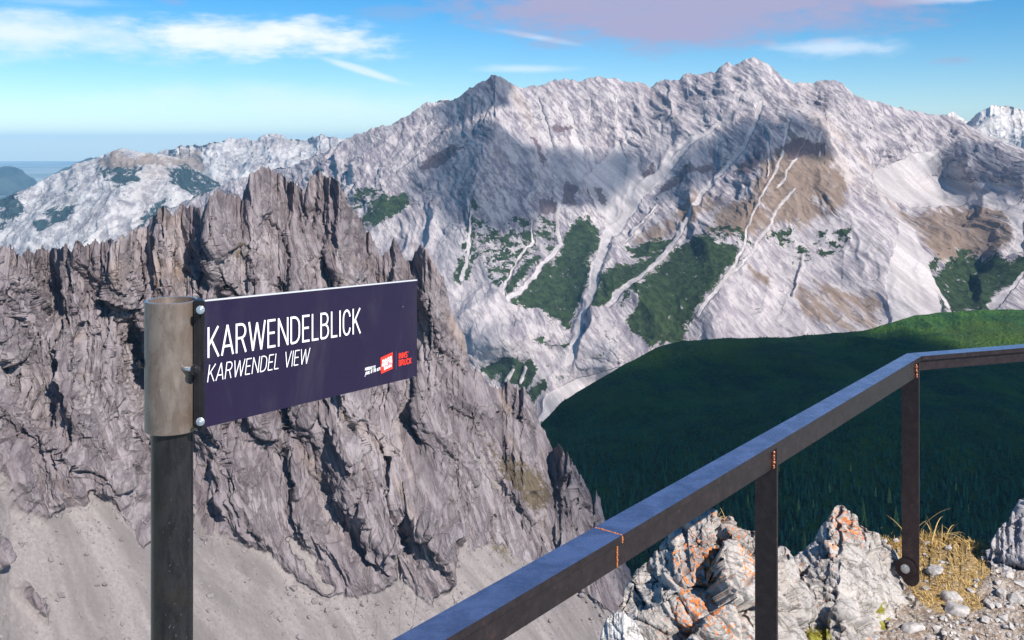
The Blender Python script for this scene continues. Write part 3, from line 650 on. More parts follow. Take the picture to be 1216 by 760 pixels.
crowns = [np_mesh('crown', *conifer(s_, 9, 10, .17), m_con, False, {'tint': np.zeros(len(conifer(s_, 9, 10)[0]))}).data for s_ in range(20, 24)]
lcrowns = [np_mesh('crown', *conifer(s_, 9, 10, .15), m_larch, False, {'tint': np.zeros(len(conifer(s_, 9, 10)[0]))}).data for s_ in range(30, 33)]
trunk_me = np_mesh('trunk', tv, tf, m_bark).data
for o in list(COL.objects):
    if o.type == 'MESH' and o.name.split('.')[0] in ('crown', 'trunk'): bpy.data.objects.remove(o)
def place_tree(name, label, cat, group, loc, h_, crown_me):
    t = thing(name, label, cat, loc, group); t.scale = (h_, h_, h_); t.rotation_euler = (0, 0, random.uniform(0, 6.28))
    for nm, me in (('crown', crown_me), ('trunk', trunk_me)):
        o = bpy.data.objects.new(nm, me); COL.objects.link(o); o.parent = t
for n_, k in enumerate(near_idx):
    place_tree('spruce_tree', 'dark green spruce standing in the shaded forest beyond the railing', 'spruce tree', 'dark spruces in the shaded forest', tuple(pts[k]), hts[k]*1.05, crowns[n_ % 4])
# paler larches the photo shows one by one
from mathutils.bvhtree import BVHTree
hill_bvh = BVHTree.FromPolygons([tuple(v_) for v_ in HV.reshape(-1, 3)], [tuple(f_) for f_ in grid_quads(*HV.shape[:2]).tolist()])
LARCH = [(948,615,24),(966,607,14),(941,640,16),(888,604,18),(955,655,26),(934,656,14),(1025,630,36),(1064,626,26),(1056,598,20),(1040,590,12),(1100,628,18),(1112,645,22),(875,650,16),(1150,610,12),(1010,560,10),(925,560,9),(985,585,12),(1135,585,12)]
for n_, (x, y, hp) in enumerate(LARCH):
    hit = hill_bvh.ray_cast(Vector((0,0,0)), P(x, y, 1).normalized())
    if hit[0] is None: continue
    place_tree('larch_tree', 'pale yellowish larch standing out among the dark spruces', 'larch tree', 'pale larches in the shaded forest', hit[0], hp/F*hit[0].y, lcrowns[n_ % 3])
import bmesh
# ================================================================== foreground materials
def steel_mat(name, base, rough, rust=(.22,.09,.04), rust_amt=.25, metallic=.0, spec=.5, scale=30, speck=True):
    m, nt, b = mat(name); O = nt.new('ShaderNodeTexCoord').outputs['Object']
    n = nt.noise(O, scale, 7, .65, .5); n2 = nt.noise(O, scale*6, 5, .7)
    c = nt.mix(nt.ss(n, .35, .7), tuple(v*.8 for v in base), tuple(v*1.25 for v in base))
    c = nt.mix(nt.math('MULTIPLY', nt.ss(nt.math('ADD', n, nt.math('MULTIPLY', n2, .35)), .78, .92), rust_amt), c, rust)
    if speck:
        v = nt.voro(O, scale*3.3); c = nt.mix(nt.math('MULTIPLY', nt.ss(v, .10, .05), nt.ss(n2, .56, .60)), c, (.4,.38,.38))
    nt.l.new(c, b.inputs['Base Color'])
    b.inputs['Metallic'].default_value = metallic; b.inputs['Specular IOR Level'].default_value = spec
    nt.l.new(nt.ss(n2, .3, .7, rough-.07, rough+.1), b.inputs['Roughness'])
    nt.l.new(nt.bump(n2, .0006, .5), b.inputs['Normal'])
    return m
m_rail = steel_mat('weathered_brown_steel', (.046,.034,.039), .32, rust_amt=.3, spec=.6, metallic=.6)
m_cap = steel_mat('steel_top_painted_sky_sheen', (.34,.34,.46), .22, rust_amt=.15, spec=.6, metallic=.85, scale=12)  # same rail steel, tinted pale blue to paint the sky's sheen into its colour
m_weld = steel_mat('copper_coloured_weld', (.30,.12,.07), .35, rust=(.5,.15,.05), metallic=.6, scale=160, speck=False)
m_rust = steel_mat('orange_rust', (.45,.15,.05), .8, speck=False, scale=200)
m_zinc = steel_mat('zinc_plated_bolt', (.62,.64,.66), .3, metallic=.85, scale=120, rust_amt=.05, speck=False)
m_black = steel_mat('black_steel', (.018,.017,.02), .4, spec=.5, rust_amt=.1, speck=False)
# pole: dark mill scale with vertical weathering
def streak_steel(name, a, b_, c_, rough, metallic, spots):
    m, nt, b = mat(name); O = nt.new('ShaderNodeTexCoord').outputs['Object']
    V_ = nt.mapping(O, scale=(1, 1, .35)); n = nt.noise(V_, 45, 8, .7, .3); n2 = nt.noise(O, 260, 5, .7); n3 = nt.noise(O, 18, 5, .6)
    c = nt.mix(nt.ss(n, .35, .65), a, b_); c = nt.mix(nt.math('MULTIPLY', nt.ss(n3, .45, .65), .5), c, c_)
    c = nt.mix(nt.math('MULTIPLY', nt.ss(n2, .65, .72), nt.ss(nt.noise(V_, 35, 4, .6), .5, .6)), c, (.55,.54,.52))
    if spots: c = nt.mix(nt.ss(nt.math('ADD', nt.voro(O, 31.), nt.math('MULTIPLY', n3, .2)), .17, .13), c, (.42,.13,.03))
    nt.l.new(c, b.inputs['Base Color']); b.inputs['Metallic'].default_value = metallic; b.inputs['Specular IOR Level'].default_value = .5
    nt.l.new(nt.ss(n, .3, .7, rough-.1, rough+.12), b.inputs['Roughness']); nt.l.new(nt.bump(nt.math('ADD', n, n2), .0006, .5), b.inputs['Normal']); b.inputs['Coat Weight'].default_value = .45 if spots else .12; b.inputs['Coat Roughness'].default_value = .16; return m
m_pole = streak_steel('dark_steel_tube', (.012,.012,.015), (.028,.027,.031), (.035,.027,.022), .27, .3, False)
m_sleeve = streak_steel('brushed_steel_sleeve', (.175,.138,.118), (.275,.225,.195), (.15,.10,.075), .30, .4, True)
m_panel, nt, b = mat('dark_violet_enamel'); b.inputs['Base Color'].default_value = (.014,.0075,.034,1); b.inputs['Roughness'].default_value = .32; b.inputs['Specular IOR Level'].default_value = .5
O = nt.new('ShaderNodeTexCoord').outputs['Object']
vs = nt.voro(O, 32.); cc = nt.mix(nt.math('MULTIPLY', nt.ss(vs, .055, .035), nt.ss(nt.noise(O, 15, 3), .5, .55)), (.014,.0075,.034), (.5,.5,.55)); dust = nt.ss(nt.noise(nt.mapping(O, scale=(1, 1, .3)), 14, 8, .7, .4), .45, .8); cc = nt.mix(nt.math('MULTIPLY', dust, .09), cc, (.30,.27,.27)); nt.l.new(cc, b.inputs['Base Color'])
nt.l.new(nt.ss(nt.noise(O, 9, 4, .6), .3, .7, .26, .42), b.inputs['Roughness'])
m_white, nt, b = mat('white_print'); b.inputs['Base Color'].default_value = (.85,.84,.86,1); b.inputs['Roughness'].default_value = .5
m_red, nt, b = mat('red_print'); b.inputs['Base Color'].default_value = (.80,.05,.03,1); b.inputs['Roughness'].default_value = .5
m_faint, nt, b = mat('grey_print'); b.inputs['Base Color'].default_value = (.10,.08,.14,1)
m_alu, nt, b = mat('aluminium_edge'); b.inputs['Base Color'].default_value = (.75,.74,.78,1); b.inputs['Metallic'].default_value = .3; b.inputs['Roughness'].default_value = .35

def bm_obj(name, bm, m, parent=None, smooth=False, bevel=0):
    if bevel:
        bmesh.ops.bevel(bm, geom=[e for e in bm.edges if e.calc_face_angle(0) > .6], offset=bevel, segments=2, profile=.6, affect='EDGES')
    bmesh.ops.recalc_face_normals(bm, faces=bm.faces)
    me = bpy.data.meshes.new(name); bm.to_mesh(me); bm.free()
    for p in me.polygons: p.use_smooth = smooth
    me.materials.append(m); o = bpy.data.objects.new(name, me); COL.objects.link(o)
    if parent is not None: o.parent = parent; o.matrix_parent_inverse = Matrix.Translation(-parent.location)
    return o
def hexa(pts):
    """box from eight corners: four bottom, four top, both counter-clockwise"""
    bm = bmesh.new(); v = [bm.verts.new(p) for p in pts]
    for f in ((3,2,1,0),(4,5,6,7),(0,1,5,4),(1,2,6,5),(2,3,7,6),(3,0,4,7)): bm.faces.new([v[k] for k in f])
    return bm
def cyl(bm, c, axis, r, h, seg=32, r2=None):
    M = Matrix.Translation(c) @ Vector(axis).to_track_quat('Z', 'Y').to_matrix().to_4x4()
    bmesh.ops.create_cone(bm, cap_ends=True, segments=seg, radius1=r, radius2=r if r2 is None else r2, depth=h, matrix=M); return bm
def blob_strip(pts, r, seed):
    """weld bead: overlapping little lumps along a path"""
    rg = random.Random(seed); bm = bmesh.new(); pts = [Vector(p) for p in pts]; L = (pts[1]-pts[0]).length; n = max(3, int(L/(r*.8)))
    for k in range(n+1):
        p = pts[0].lerp(pts[1], k/n)+Vector((rg.gauss(0, r*.12), rg.gauss(0, r*.12), rg.gauss(0, r*.12)))
        bmesh.ops.create_icosphere(bm, subdivisions=2, radius=r*rg.uniform(.75, 1.2), matrix=Matrix.Translation(p))
    return bm

# ================================================================== handrail
U = Vector((.612, .791, 0)).normalized(); Nn = Vector((U.y, -U.x, 0)); ZT = -.904
def rp(s, o, z): return U*s + Nn*o + Vector((0, 0, z))
hr = thing('handrail', 'dark brown steel handrail with bluish sky sheen painted on its flat top at the rocky edge', 'handrail', tuple(rp(4.364, -1.245, -1.86)))
O0, O1 = -1.286, -1.209; CT = .018
# right hand run
A_out, A_in = Vector((1.712, 4.315, 0)), Vector((1.752, 4.258, 0)); U2 = Vector((.949, .315, 0)).normalized(); N2 = Vector((U2.y, -U2.x, 0))
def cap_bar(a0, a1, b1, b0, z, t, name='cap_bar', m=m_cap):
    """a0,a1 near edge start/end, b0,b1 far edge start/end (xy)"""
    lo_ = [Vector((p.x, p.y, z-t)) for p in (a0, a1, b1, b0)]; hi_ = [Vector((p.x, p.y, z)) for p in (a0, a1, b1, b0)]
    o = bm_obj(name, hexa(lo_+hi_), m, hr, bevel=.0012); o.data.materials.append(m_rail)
    for p in o.data.polygons: p.material_index = 0 if p.normal.z > .6 else 1  # only the upward faces get the painted sheen, the sides stay brown
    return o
J = 1.981
def xy(s, o): return rp(s, o, 0)
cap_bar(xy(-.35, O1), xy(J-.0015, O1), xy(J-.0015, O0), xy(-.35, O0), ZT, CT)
Lend = 2.6
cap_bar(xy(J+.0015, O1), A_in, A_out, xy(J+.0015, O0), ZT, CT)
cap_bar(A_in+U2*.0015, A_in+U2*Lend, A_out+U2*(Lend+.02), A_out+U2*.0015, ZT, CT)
def web(a, b_, n, th, z0, z1):
    lo_ = [a, b_, b_-n*th, a-n*th]; return bm_obj('web_bar', hexa([Vector((p.x, p.y, z0)) for p in lo_]+[Vector((p.x, p.y, z1)) for p in lo_]), m_rail, hr, bevel=.001)
WO = O1-.013; WB = ZT-.078
web(xy(-.34, WO), xy(J-.001, WO), Nn, .010, WB, ZT-CT+.001)
web(xy(J+.001, WO), xy(4.375, WO), Nn, .010, WB, ZT-CT+.001)
c_ = A_in - N2*.013 + U2*.0
web(c_, c_+U2*(Lend-.02), N2, .010, ZT-.064, ZT-CT+.001)
def post(s, zb, rounded):
    a, b_ = O0+.006, O1-.001; th = .010; ztop = ZT-CT
    prof = [(a, ztop), (b_, ztop)]
    if rounded:
        cx, r_ = (a+b_)/2, (b_-a)/2
        prof += [(cx+r_*math.cos(t), zb+r_+r_*math.sin(t)) for t in np.linspace(0, -math.pi, 14)]
    else: prof += [(b_, zb), (a, zb)]
    bm = bmesh.new(); f0 = [bm.verts.new(rp(s, o, z)) for o, z in prof]; f1 = [bm.verts.new(rp(s+th, o, z)) for o, z in prof]
    bm.faces.new(f0); bm.faces.new(f1[::-1]); n = len(prof)
    for k in range(n): bm.faces.new((f0[k], f1[k], f1[(k+1) % n], f0[(k+1) % n]))
    p = bm_obj('post', bm, m_rail, hr, bevel=.001)
    w_ = bm_obj('weld_bead', blob_strip([rp(s-.003, WO+.003, WB+.004), rp(s-.003, WO+.003, ZT-CT-.010)], .0058, int(s*10)), m_weld, p, True)
    w_.matrix_parent_inverse = Matrix.Translation(-hr.location)   # world placement through post
    w_.parent = p; w_.matrix_parent_inverse = Matrix.Identity(4)
    return p
p2 = post(2.873, -2.05, False); p3 = post(4.364, -1.868, True)
# rusty joint across the bar and the stains below it
bm_obj('joint_weld', blob_strip([rp(J, O0+.004, ZT-.002), rp(J, O1-.004, ZT-.002)], .0030, 5), m_rust, hr, True)
bm_obj('joint_weld', blob_strip([rp(J, O1-.001, ZT-.004), rp(J, O1-.001, ZT-CT)], .0028, 6), m_rust, hr, True)
bm_obj('joint_weld', blob_strip([rp(J-.004, WO+.001, ZT-CT-.004), rp(J-.004, WO+.001, WB+.004)], .0022, 7), m_rust, hr, True)
# foot fixing: round plate, washer and hex bolt on the face of the corner post
fc = rp(4.364, -1.262, -1.795)
bd = bm_obj('base_disc', cyl(bmesh.new(), fc-U*.006, U, .043, .011, 48), m_rail, hr, bevel=.0012)
wz = bm_obj('washer', cyl(bmesh.new(), fc-U*.013, U, .019, .003, 32), m_zinc, hr)
bz = bm_obj('hex_bolt', cyl(bmesh.new(), fc-U*.020, U, .0115, .012, 6), m_zinc, hr, bevel=.0008)
bm_obj('anchor_stub', cyl(bmesh.new(), fc+U*.06, U, .016, .13, 24), m_rust, hr, True)
bm_obj('corner_weld', blob_strip([rp(4.357, WO+.003, ZT-CT-.006), rp(4.357, WO+.003, ZT-CT-.03)], .006, 9), m_weld, hr, True)

# ================================================================== signpost
SX, SY = -.502, 1.470
sp_ = thing('signpost', 'steel tube signpost carrying a dark violet viewpoint sign', 'signpost', (SX, SY, -2.3))
bm_obj('pole', cyl(bmesh.new(), (SX, SY, -1.345), (0,0,1), .0298, 1.90, 64), m_pole, sp_, True).data.polygons[0].use_smooth
def sleeve(zb, zt, R, ri):
    bm = bmesh.new(); n = 72; prof = [(ri, zt-.012), (ri, zt-.0008), (ri+.0008, zt), (R-.0008, zt), (R, zt-.0008), (R, zb+.001), (R-.001, zb), (ri-.003, zb)]
    rings = [[bm.verts.new((SX+r_*math.cos(a), SY+r_*math.sin(a), z)) for a in np.linspace(0, 2*math.pi, n, endpoint=False)] for r_, z in prof]
    for a, b_ in zip(rings, rings[1:]):
        for k in range(n): bm.faces.new((a[k], b_[k], b_[(k+1) % n], a[(k+1) % n]))
    bm.faces.new(rings[0])
    return bm
sl = bm_obj('sleeve', sleeve(-.4195, -.2290, .0386, .0330), m_sleeve, sp_, True)
me = sl.data
for e in me.edges: pass
mod = sl.modifiers.new('edges', 'EDGE_SPLIT'); mod.split_angle = math.radians(35)
for o in [o for o in COL.objects if o.name.startswith('pole')]:
    mod = o.modifiers.new('edges', 'EDGE_SPLIT'); mod.split_angle = math.radians(35)
ES = Vector((.266, .458, -.032)); EN = Vector((.458, -.266, 0)).normalized(); SO = Vector((-.448, 1.450, -.228)); SH = .184
def sg(s, t, h=0): return SO + ES*s + Vector((0,0,-SH))*t + EN*h
def slab(s0, s1, t0, t1, h0, h1): return hexa([sg(s0,t1,h1), sg(s1,t1,h1), sg(s1,t1,h0), sg(s0,t1,h0), sg(s0,t0,h1), sg(s1,t0,h1), sg(s1,t0,h0), sg(s0,t0,h0)])
panel = bm_obj('sign_panel', slab(0, 1, .002, 1, -.003, 0), m_panel, sp_)
edge = bm_obj('panel_edge', slab(0, 1, -.010, .0015, -.0032, .0002), m_alu, sp_)
# dark bracket angle between sleeve and panel
br = bm_obj('bracket', hexa([Vector(p) for p in [(-.4645,1.452,-.412),(-.4475,1.4455,-.414),(-.4475,1.454,-.414),(-.4645,1.475,-.412),(-.4645,1.452,-.2265),(-.4475,1.4455,-.2265),(-.4475,1.454,-.2265),(-.4645,1.475,-.2265)]]), m_black, sp_, bevel=.0008)
br2 = bm_obj('bracket_flange', slab(-.012, .022, 0, 1.0, -.011, -.0032), m_black, sp_, bevel=.0006)
def bolt(c, ax, r, h, m, name='panel_bolt'):
    bm = bmesh.new(); ax = Vector(ax).normalized(); c = Vector(c)
    cyl(bm, c+ax*(h*.15), ax, r*1.35, h*.3, 28); cyl(bm, c+ax*(h*.65), ax, r, h*.7, 6); cyl(bm, c+ax*(h*1.1), ax, r*.45, h*.35, 16)
    return bm_obj(name, bm, m, sp_, bevel=.0003)
bolt((-.4505, 1.439, -.2385), (.25, -1, 0.05), .0045, .006, m_zinc); bolt((-.4505, 1.439, -.4000), (.25, -1, .05), .0045, .006, m_zinc)
# clamping screws: one from the right of the sleeve's front, one on its far left
a0 = Vector((SX+.026, SY-.0285, -.324)); bm = bmesh.new(); ax = Vector((.96, -.28, 0)); cyl(bm, a0+ax*.008, ax, .0032, .022, 16); bm_obj('clamp_screw', bm, m_zinc, sp_, True)
bolt(a0+ax*.017, ax, .0058, .008, m_black, 'screw_head')
a1 = Vector((SX-.0375, SY-.004, -.322)); bolt(a1, (-1, -.25, 0), .0065, .010, m_black, 'screw_head')

# lettering as thick strokes -----------------------------------------
def arc(cx, cy, rx, ry, a0, a1, n=9): return [(cx+rx*math.cos(math.radians(a)), cy+ry*math.sin(math.radians(a))) for a in np.linspace(a0, a1, n)]
G = {
 'K': (.50, [[(.04,0),(.04,1)],[(.46,1),(.06,.42)],[(.17,.56),(.48,0)]]), 'A': (.54, [[(.02,0),(.27,1),(.52,0)],[(.10,.30),(.44,.30)]]),
 'R': (.50, [[(.04,0),(.04,.96),(.26,.96)]+arc(.26,.73,.19,.23,90,-90)+[(.04,.50)],[(.28,.50),(.47,0)]]),
 'W': (.80, [[(.02,1),(.20,0),(.40,.95),(.60,0),(.78,1)]]), 'E': (.42, [[(.40,.96),(.04,.96),(.04,.04),(.40,.04)],[(.04,.52),(.36,.52)]]),
 'N': (.54, [[(.04,0),(.04,1)],[(.04,.98),(.50,.02)],[(.50,0),(.50,1)]]),
 'D': (.52, [[(.04,.04),(.04,.96),(.20,.96)]+arc(.20,.66,.27,.30,90,0,6)+arc(.20,.34,.27,.30,0,-90,6)+[(.04,.04)]]),
 'L': (.38, [[(.04,1),(.04,.04),(.37,.04)]]), 'B': (.50, [[(.04,.04),(.04,.96),(.24,.96)]+arc(.24,.75,.18,.21,90,-90)+[(.04,.54)],[(.24,.54)]+arc(.24,.29,.21,.25,90,-90)+[(.04,.04)]]),
 'I': (.10, [[(.05,0),(.05,1)]]), 'C': (.50, [arc(.25,.66,.20,.31,10,180,8)+arc(.25,.34,.20,.31,180,350,8)]),
 'V': (.52, [[(.02,1),(.26,0),(.50,1)]]), 'F': (.40, [[(.04,0),(.04,.96),(.38,.96)],[(.04,.52),(.34,.52)]]), 'H': (.52, [[(.04,0),(.04,1)],[(.48,0),(.48,1)],[(.04,.52),(.48,.52)]]),
 'J': (.36, [[(.32,1),(.32,.25)]+arc(.18,.22,.14,.18,0,-180,6)]), 'O': (.52, [arc(.26,.66,.21,.30,0,180,8)+arc(.26,.34,.21,.30,180,360,8)+[(.47,.66)]]),
 'P': (.48, [[(.04,0),(.04,.96),(.26,.96)]+arc(.26,.71,.19,.25,90,-90)+[(.04,.46)]]), 'S': (.46, [arc(.23,.74,.18,.22,20,250,8)+arc(.23,.27,.18,.23,70,-160,8)]),
 'T': (.46, [[(.23,0),(.23,.96)],[(.0,.96),(.46,.96)]]), 'U': (.52, [[(.05,1),(.05,.3)]+arc(.26,.28,.21,.24,180,360,8)+[(.47,1)]]), "'": (.10, [[(.05,1),(.05,.78)]]), ' ': (.26, []), 'Q': (.5, [])}
def lettering(name, text, s0, t_base, hgt, m, parent, width=None, sw=.085, slant=0, gap=.10, h=.0006, rise=0):
    """text on the panel: s0 start fraction, t_base baseline fraction, hgt cap height (m), width total width (m)"""
    tot = sum(G[c][0] for c in text)+gap*(len(text)-1); sx = (width/tot) if width else hgt
    bm = bmesh.new(); x = 0; L = ES.length; k_ = 0
    for c in text:
        w_, strokes = G[c]
        pend = [[((x+px_)*sx + slant*py_*hgt, py_*hgt) for px_, py_ in st] for st in strokes]
        while pend:
            pts = pend.pop(0)
            q = []
            for p in pts:
                if not q or math.hypot(p[0]-q[-1][0], p[1]-q[-1][1]) > 1e-6: q.append(p)
            n = len(q); half = sw*hgt/2; Lf, Rt = [], []
            if n < 2: continue
            # a sharp corner ends one stroke and starts the next
            cut = None
            for k in range(1, n-1):
                ax_, ay_, bx_, by_ = q[k][0]-q[k-1][0], q[k][1]-q[k-1][1], q[k+1][0]-q[k][0], q[k+1][1]-q[k][1]
                if (ax_*bx_+ay_*by_) < .0*math.hypot(ax_, ay_)*math.hypot(bx_, by_)-1e-12: cut = k; break
            if cut is not None:
                pend.append(q[cut:]); q = q[:cut+1]; n = len(q)
            for k in range(n):
                d0 = None if k == 0 else (q[k][0]-q[k-1][0], q[k][1]-q[k-1][1]); d1 = None if k == n-1 else (q[k+1][0]-q[k][0], q[k+1][1]-q[k][1])
                d0 = d0 or d1; d1 = d1 or d0
                l0, l1 = math.hypot(*d0), math.hypot(*d1); n0 = (-d0[1]/l0, d0[0]/l0); n1 = (-d1[1]/l1, d1[0]/l1)
                mx_, my = n0[0]+n1[0], n0[1]+n1[1]; ml = mx_*mx_+my*my
                sc = min(2/ml, 2.2) if ml > 1e-6 else 1
                Lf.append((q[k][0]+mx_*sc*half, q[k][1]+my*sc*half)); Rt.append((q[k][0]-mx_*sc*half, q[k][1]-my*sc*half))
            k_ += 1; hh = h+.00003*k_
            vl = [bm.verts.new(sg(s0+p[0]/L, t_base-p[1]/SH-rise*p[0]/L, hh)) for p in Lf]; vr = [bm.verts.new(sg(s0+p[0]/L, t_base-p[1]/SH-rise*p[0]/L, hh)) for p in Rt]
            for k in range(n-1): bm.faces.new((vr[k], vr[k+1], vl[k+1], vl[k]))
        x += w_+gap
    me = bpy.data.meshes.new(name); bm.to_mesh(me); bm.free(); me.materials.append(m); o = bpy.data.objects.new(name, me); COL.objects.link(o)
    o.parent = parent; o.matrix_parent_inverse = parent.matrix_world.inverted() if parent.type == 'EMPTY' else Matrix.Translation(-sp_.location)
    return o
def on_panel(o): o.parent = panel; o.matrix_parent_inverse = Matrix.Identity(4); return o
# children of the panel share its frame (the panel mesh is written in world coordinates)
on_panel(lettering('headline', 'KARWENDELBLICK', .010, .452, .0448, m_white, panel, width=.3525, sw=.080))
on_panel(lettering('subtitle', 'KARWENDEL VIEW', .008, .645, .0252, m_white, panel, width=.2180, sw=.068, slant=.16, gap=.09))
def quad_mark(name, corners, h, m):
    bm = bmesh.new(); bm.faces.new([bm.verts.new(sg(s, t, h)) for s, t in corners]); me = bpy.data.meshes.new(name); bm.to_mesh(me); bm.free(); me.materials.append(m)
    o = bpy.data.objects.new(name, me); COL.objects.link(o); return on_panel(o)
quad_mark('red_emblem', [(.787,.888),(.853,.862),(.853,.695),(.784,.727)], .0006, m_red)
on_panel(lettering('emblem_text', 'INNSB', .793, .785, .0062, m_white, panel, width=.0275, sw=.24, gap=.14, h=.0012, rise=.4))
on_panel(lettering('emblem_text', "NORD'TN", .791, .822, .0062, m_white, panel, width=.0290, sw=.24, gap=.14, h=.0012, rise=.4))
on_panel(lettering('emblem_text', 'BAHN', .803, .856, .0062, m_white, panel, width=.0215, sw=.24, gap=.14, h=.0012, rise=.4))
on_panel(lettering('slogan', 'NORDKETTE', .700, .822, .0052, m_white, panel, width=.0290, sw=.20, slant=.15, gap=.14))
on_panel(lettering('slogan', 'JEWEL OF THE ALPS', .700, .866, .0052, m_white, panel, width=.0425, sw=.20, slant=.15, gap=.14, rise=.25))
on_panel(lettering('city_name', "INNS'", .889, .776, .0105, m_red, panel, width=.0290, sw=.22, gap=.14))
on_panel(lettering('city_name', 'BRUCK', .889, .848, .0105, m_red, panel, width=.0390, sw=.22, gap=.14))
quad_mark('divider', [(.8715,.88),(.8740,.88),(.8740,.69),(.8715,.69)], .0005, m_faint)

# ================================================================== foreground rock
LT = .779
def near_rock_mat(name, lichen=0., moss=0., pale=(.455,.42,.395), mid=(.36,.33,.31), dark=(.14,.125,.12)):
    m, nt, b = mat(name); O = nt.new('ShaderNodeTexCoord').outputs['Object']
    St = nt.mapping(nt.mapping(O, rot=(0, math.radians(-35), .3)), scale=(.5, 1, 1.5))
    n1 = nt.noise(O, 4, 8, .62, .3); n2 = nt.noise(St, 18, 10, .68, .5); n3 = nt.noise(O, 90, 6, .72)
    ck = nt.ss(nt.math('ABSOLUTE', nt.math('SUBTRACT', nt.noise(St, 7, 7, .62, .8), .5)), 0, .02)
    ck2 = nt.ss(nt.math('ABSOLUTE', nt.math('SUBTRACT', nt.noise(O, 16, 6, .62, 1.2), .5)), 0, .02)
    c = nt.mix(nt.ss(n1, .35, .65), mid, pale); c = nt.mix(nt.math('MULTIPLY', nt.ss(n2, .46, .34), .22), c, dark)
    c = nt.mix(nt.math('MULTIPLY', nt.ss(ck, .7, 0), .5), c, dark); c = nt.mix(nt.math('MULTIPLY', nt.ss(ck2, .6, 0), .2), c, dark)
    c = nt.mix(nt.math('MULTIPLY', nt.ss(nt.noise(O, 6, 6, .6), .55, .7), .4), c, (.50,.43,.385))
    c = nt.mix(nt.math('MULTIPLY', nt.ss(n3, .55, .72), .3), c, (.68,.66,.65)); c = nt.mix(nt.math('MULTIPLY', nt.ss(n3, .42, .30), .3), c, dark)
    if lichen:
        big = nt.noise(O, 3.4, 4, .6); sp1 = nt.noise(O, 60, 6, .66, .5); sp2 = nt.noise(O, 85, 4, .6)
        v = nt.math('ADD', nt.math('MULTIPLY', sp1, .80), nt.math('ADD', nt.math('MULTIPLY', big, .28), nt.math('MULTIPLY', sp2, .22)))
        v = nt.math('ADD', v, nt.math('MULTIPLY', nt.attr('lichen'), .085))
        c = nt.mix(nt.math('MULTIPLY', nt.ss(v, LT-.02*lichen, LT+.022-.02*lichen), .9), c, nt.mix(nt.ss(sp2, .4, .6), (.60,.13,.025), (.78,.26,.05)))
    if moss:
        v = nt.math('ADD', nt.noise(O, 14, 6, .7), nt.math('MULTIPLY', nt.attr('moss'), .3))
        c = nt.mix(nt.ss(v, .68, .74), c, nt.mix(n3, (.10,.10,.02), (.34,.30,.04)))
    nt.l.new(c, b.inputs['Base Color'])
    h = nt.math('ADD', nt.math('MULTIPLY', n2, 1.), nt.math('ADD', nt.math('MULTIPLY', n3, .22), nt.math('MULTIPLY', ck, .35))); h = nt.math('ADD', h, nt.math('MULTIPLY', ck2, .15))
    nt.l.new(nt.bump(h, .007), b.inputs['Normal']); return m
m_b1 = near_rock_mat('lichen_limestone', 1., .5); m_b2 = near_rock_mat('lichen_limestone_sparse', .6, .6); m_b3 = near_rock_mat('plain_limestone', 0, 0, pale=(.46,.44,.45), mid=(.33,.31,.325)); m_st = near_rock_mat('stone', .2, 0, pale=(.58,.56,.55), mid=(.46,.44,.43))
def rock_sheet(name, label, curves, u, rows, back, m, seed, A=.05, masks=None, tilt=40, jag=2., cat='boulder', jl=9, strat=1.):
    def disp(q, px, py, at):
        w_ = np.stack([fbm(q/.25, 3, seed=seed), fbm(q/.25+7, 3, seed=seed+1), fbm(q/.25+3, 3, seed=seed+2)], 1)*.022
        p = q+w_
        h1, e1 = facets(p/np.array([.34,.30,.26]), seed+10, 1.2); h2, e2 = facets(p/np.array([.12,.11,.085])+3, seed+20, 1.1); h3, e3 = facets(p/.042+5, seed+30, 1.)
        st = ridged(aniso(p, tilt, .6, .07, .08), 4, .6, seed=seed+40)
        return A*(1.5*h1-.25*np.exp(-(e1/.05)**2)+.42*h2-.22*np.exp(-(e2/.09)**2)+.13*h3+strat*.28*(st-.45)) + A*.07*fbm(p/.02, 4, .6, seed=seed+50)
    o = build_sheet(name, curves, u, rows, back, m, disp, kind=None, masks=masks or dict(lichen=zero), crest_jag=jag, jag_len=jl, seed=seed, tap=(.35, 25.), nz=.9)
    return tag(o, label, cat)
lich1 = lambda x, y, q: polys(x, y, [[(800,640),(820,608),(845,598),(880,620),(885,640),(850,660),(845,700),(870,760),(800,760),(790,700)],[(870,640),(905,650),(900,690),(872,700)]], 8)
rock_sheet('boulder', 'pale angular boulder speckled with orange lichen behind the middle railing post',
 [[(716,790,3.50),(722,762,3.52),(735,735,3.56),(740,720,3.60),(744,705,3.62),(751,687,3.66),(757,676,3.68),(764,669,3.70),(776,656,3.72),(789,643,3.75),(800,629,3.77),(807,627,3.77),(811,627,3.78),(816,616,3.78),(823,610,3.79),(832,604,3.80),(841,600,3.80),(848,605,3.80),(855,613,3.80),(862,612,3.80),(870,614,3.80),(875,626,3.80),(884,628,3.82),(893,629,3.82),(906,632,3.84),(921,644,3.86),(930,652,3.88),(938,660,3.88),(948,676,3.88),(962,704,3.85),(985,760,3.80),(1000,800,3.7)],
  [(716,800,3.42),(745,740,3.46),(800,680,3.50),(850,668,3.48),(900,680,3.50),(950,720,3.60),(1000,810,3.6)],[(716,900,3.15),(850,880,3.10),(1000,900,3.15)]],
 np.arange(716, 1000, .8), (110, 210), (40, .55, .9), m_b1, 700, A=.062, masks=dict(lichen=lich1, moss=zero))
lich2 = lambda x, y, q: polys(x, y, [[(965,650),(985,612),(1000,602),(1028,625),(1022,640),(1000,650),(985,670),(968,665)]], 8)
moss2 = lambda x, y, q: polys(x, y, [[(1045,735),(1065,730),(1080,765),(1040,765)],[(1050,715),(1060,715),(1060,730),(1048,728)],[(955,740),(990,738),(992,765),(955,765)]], 8)
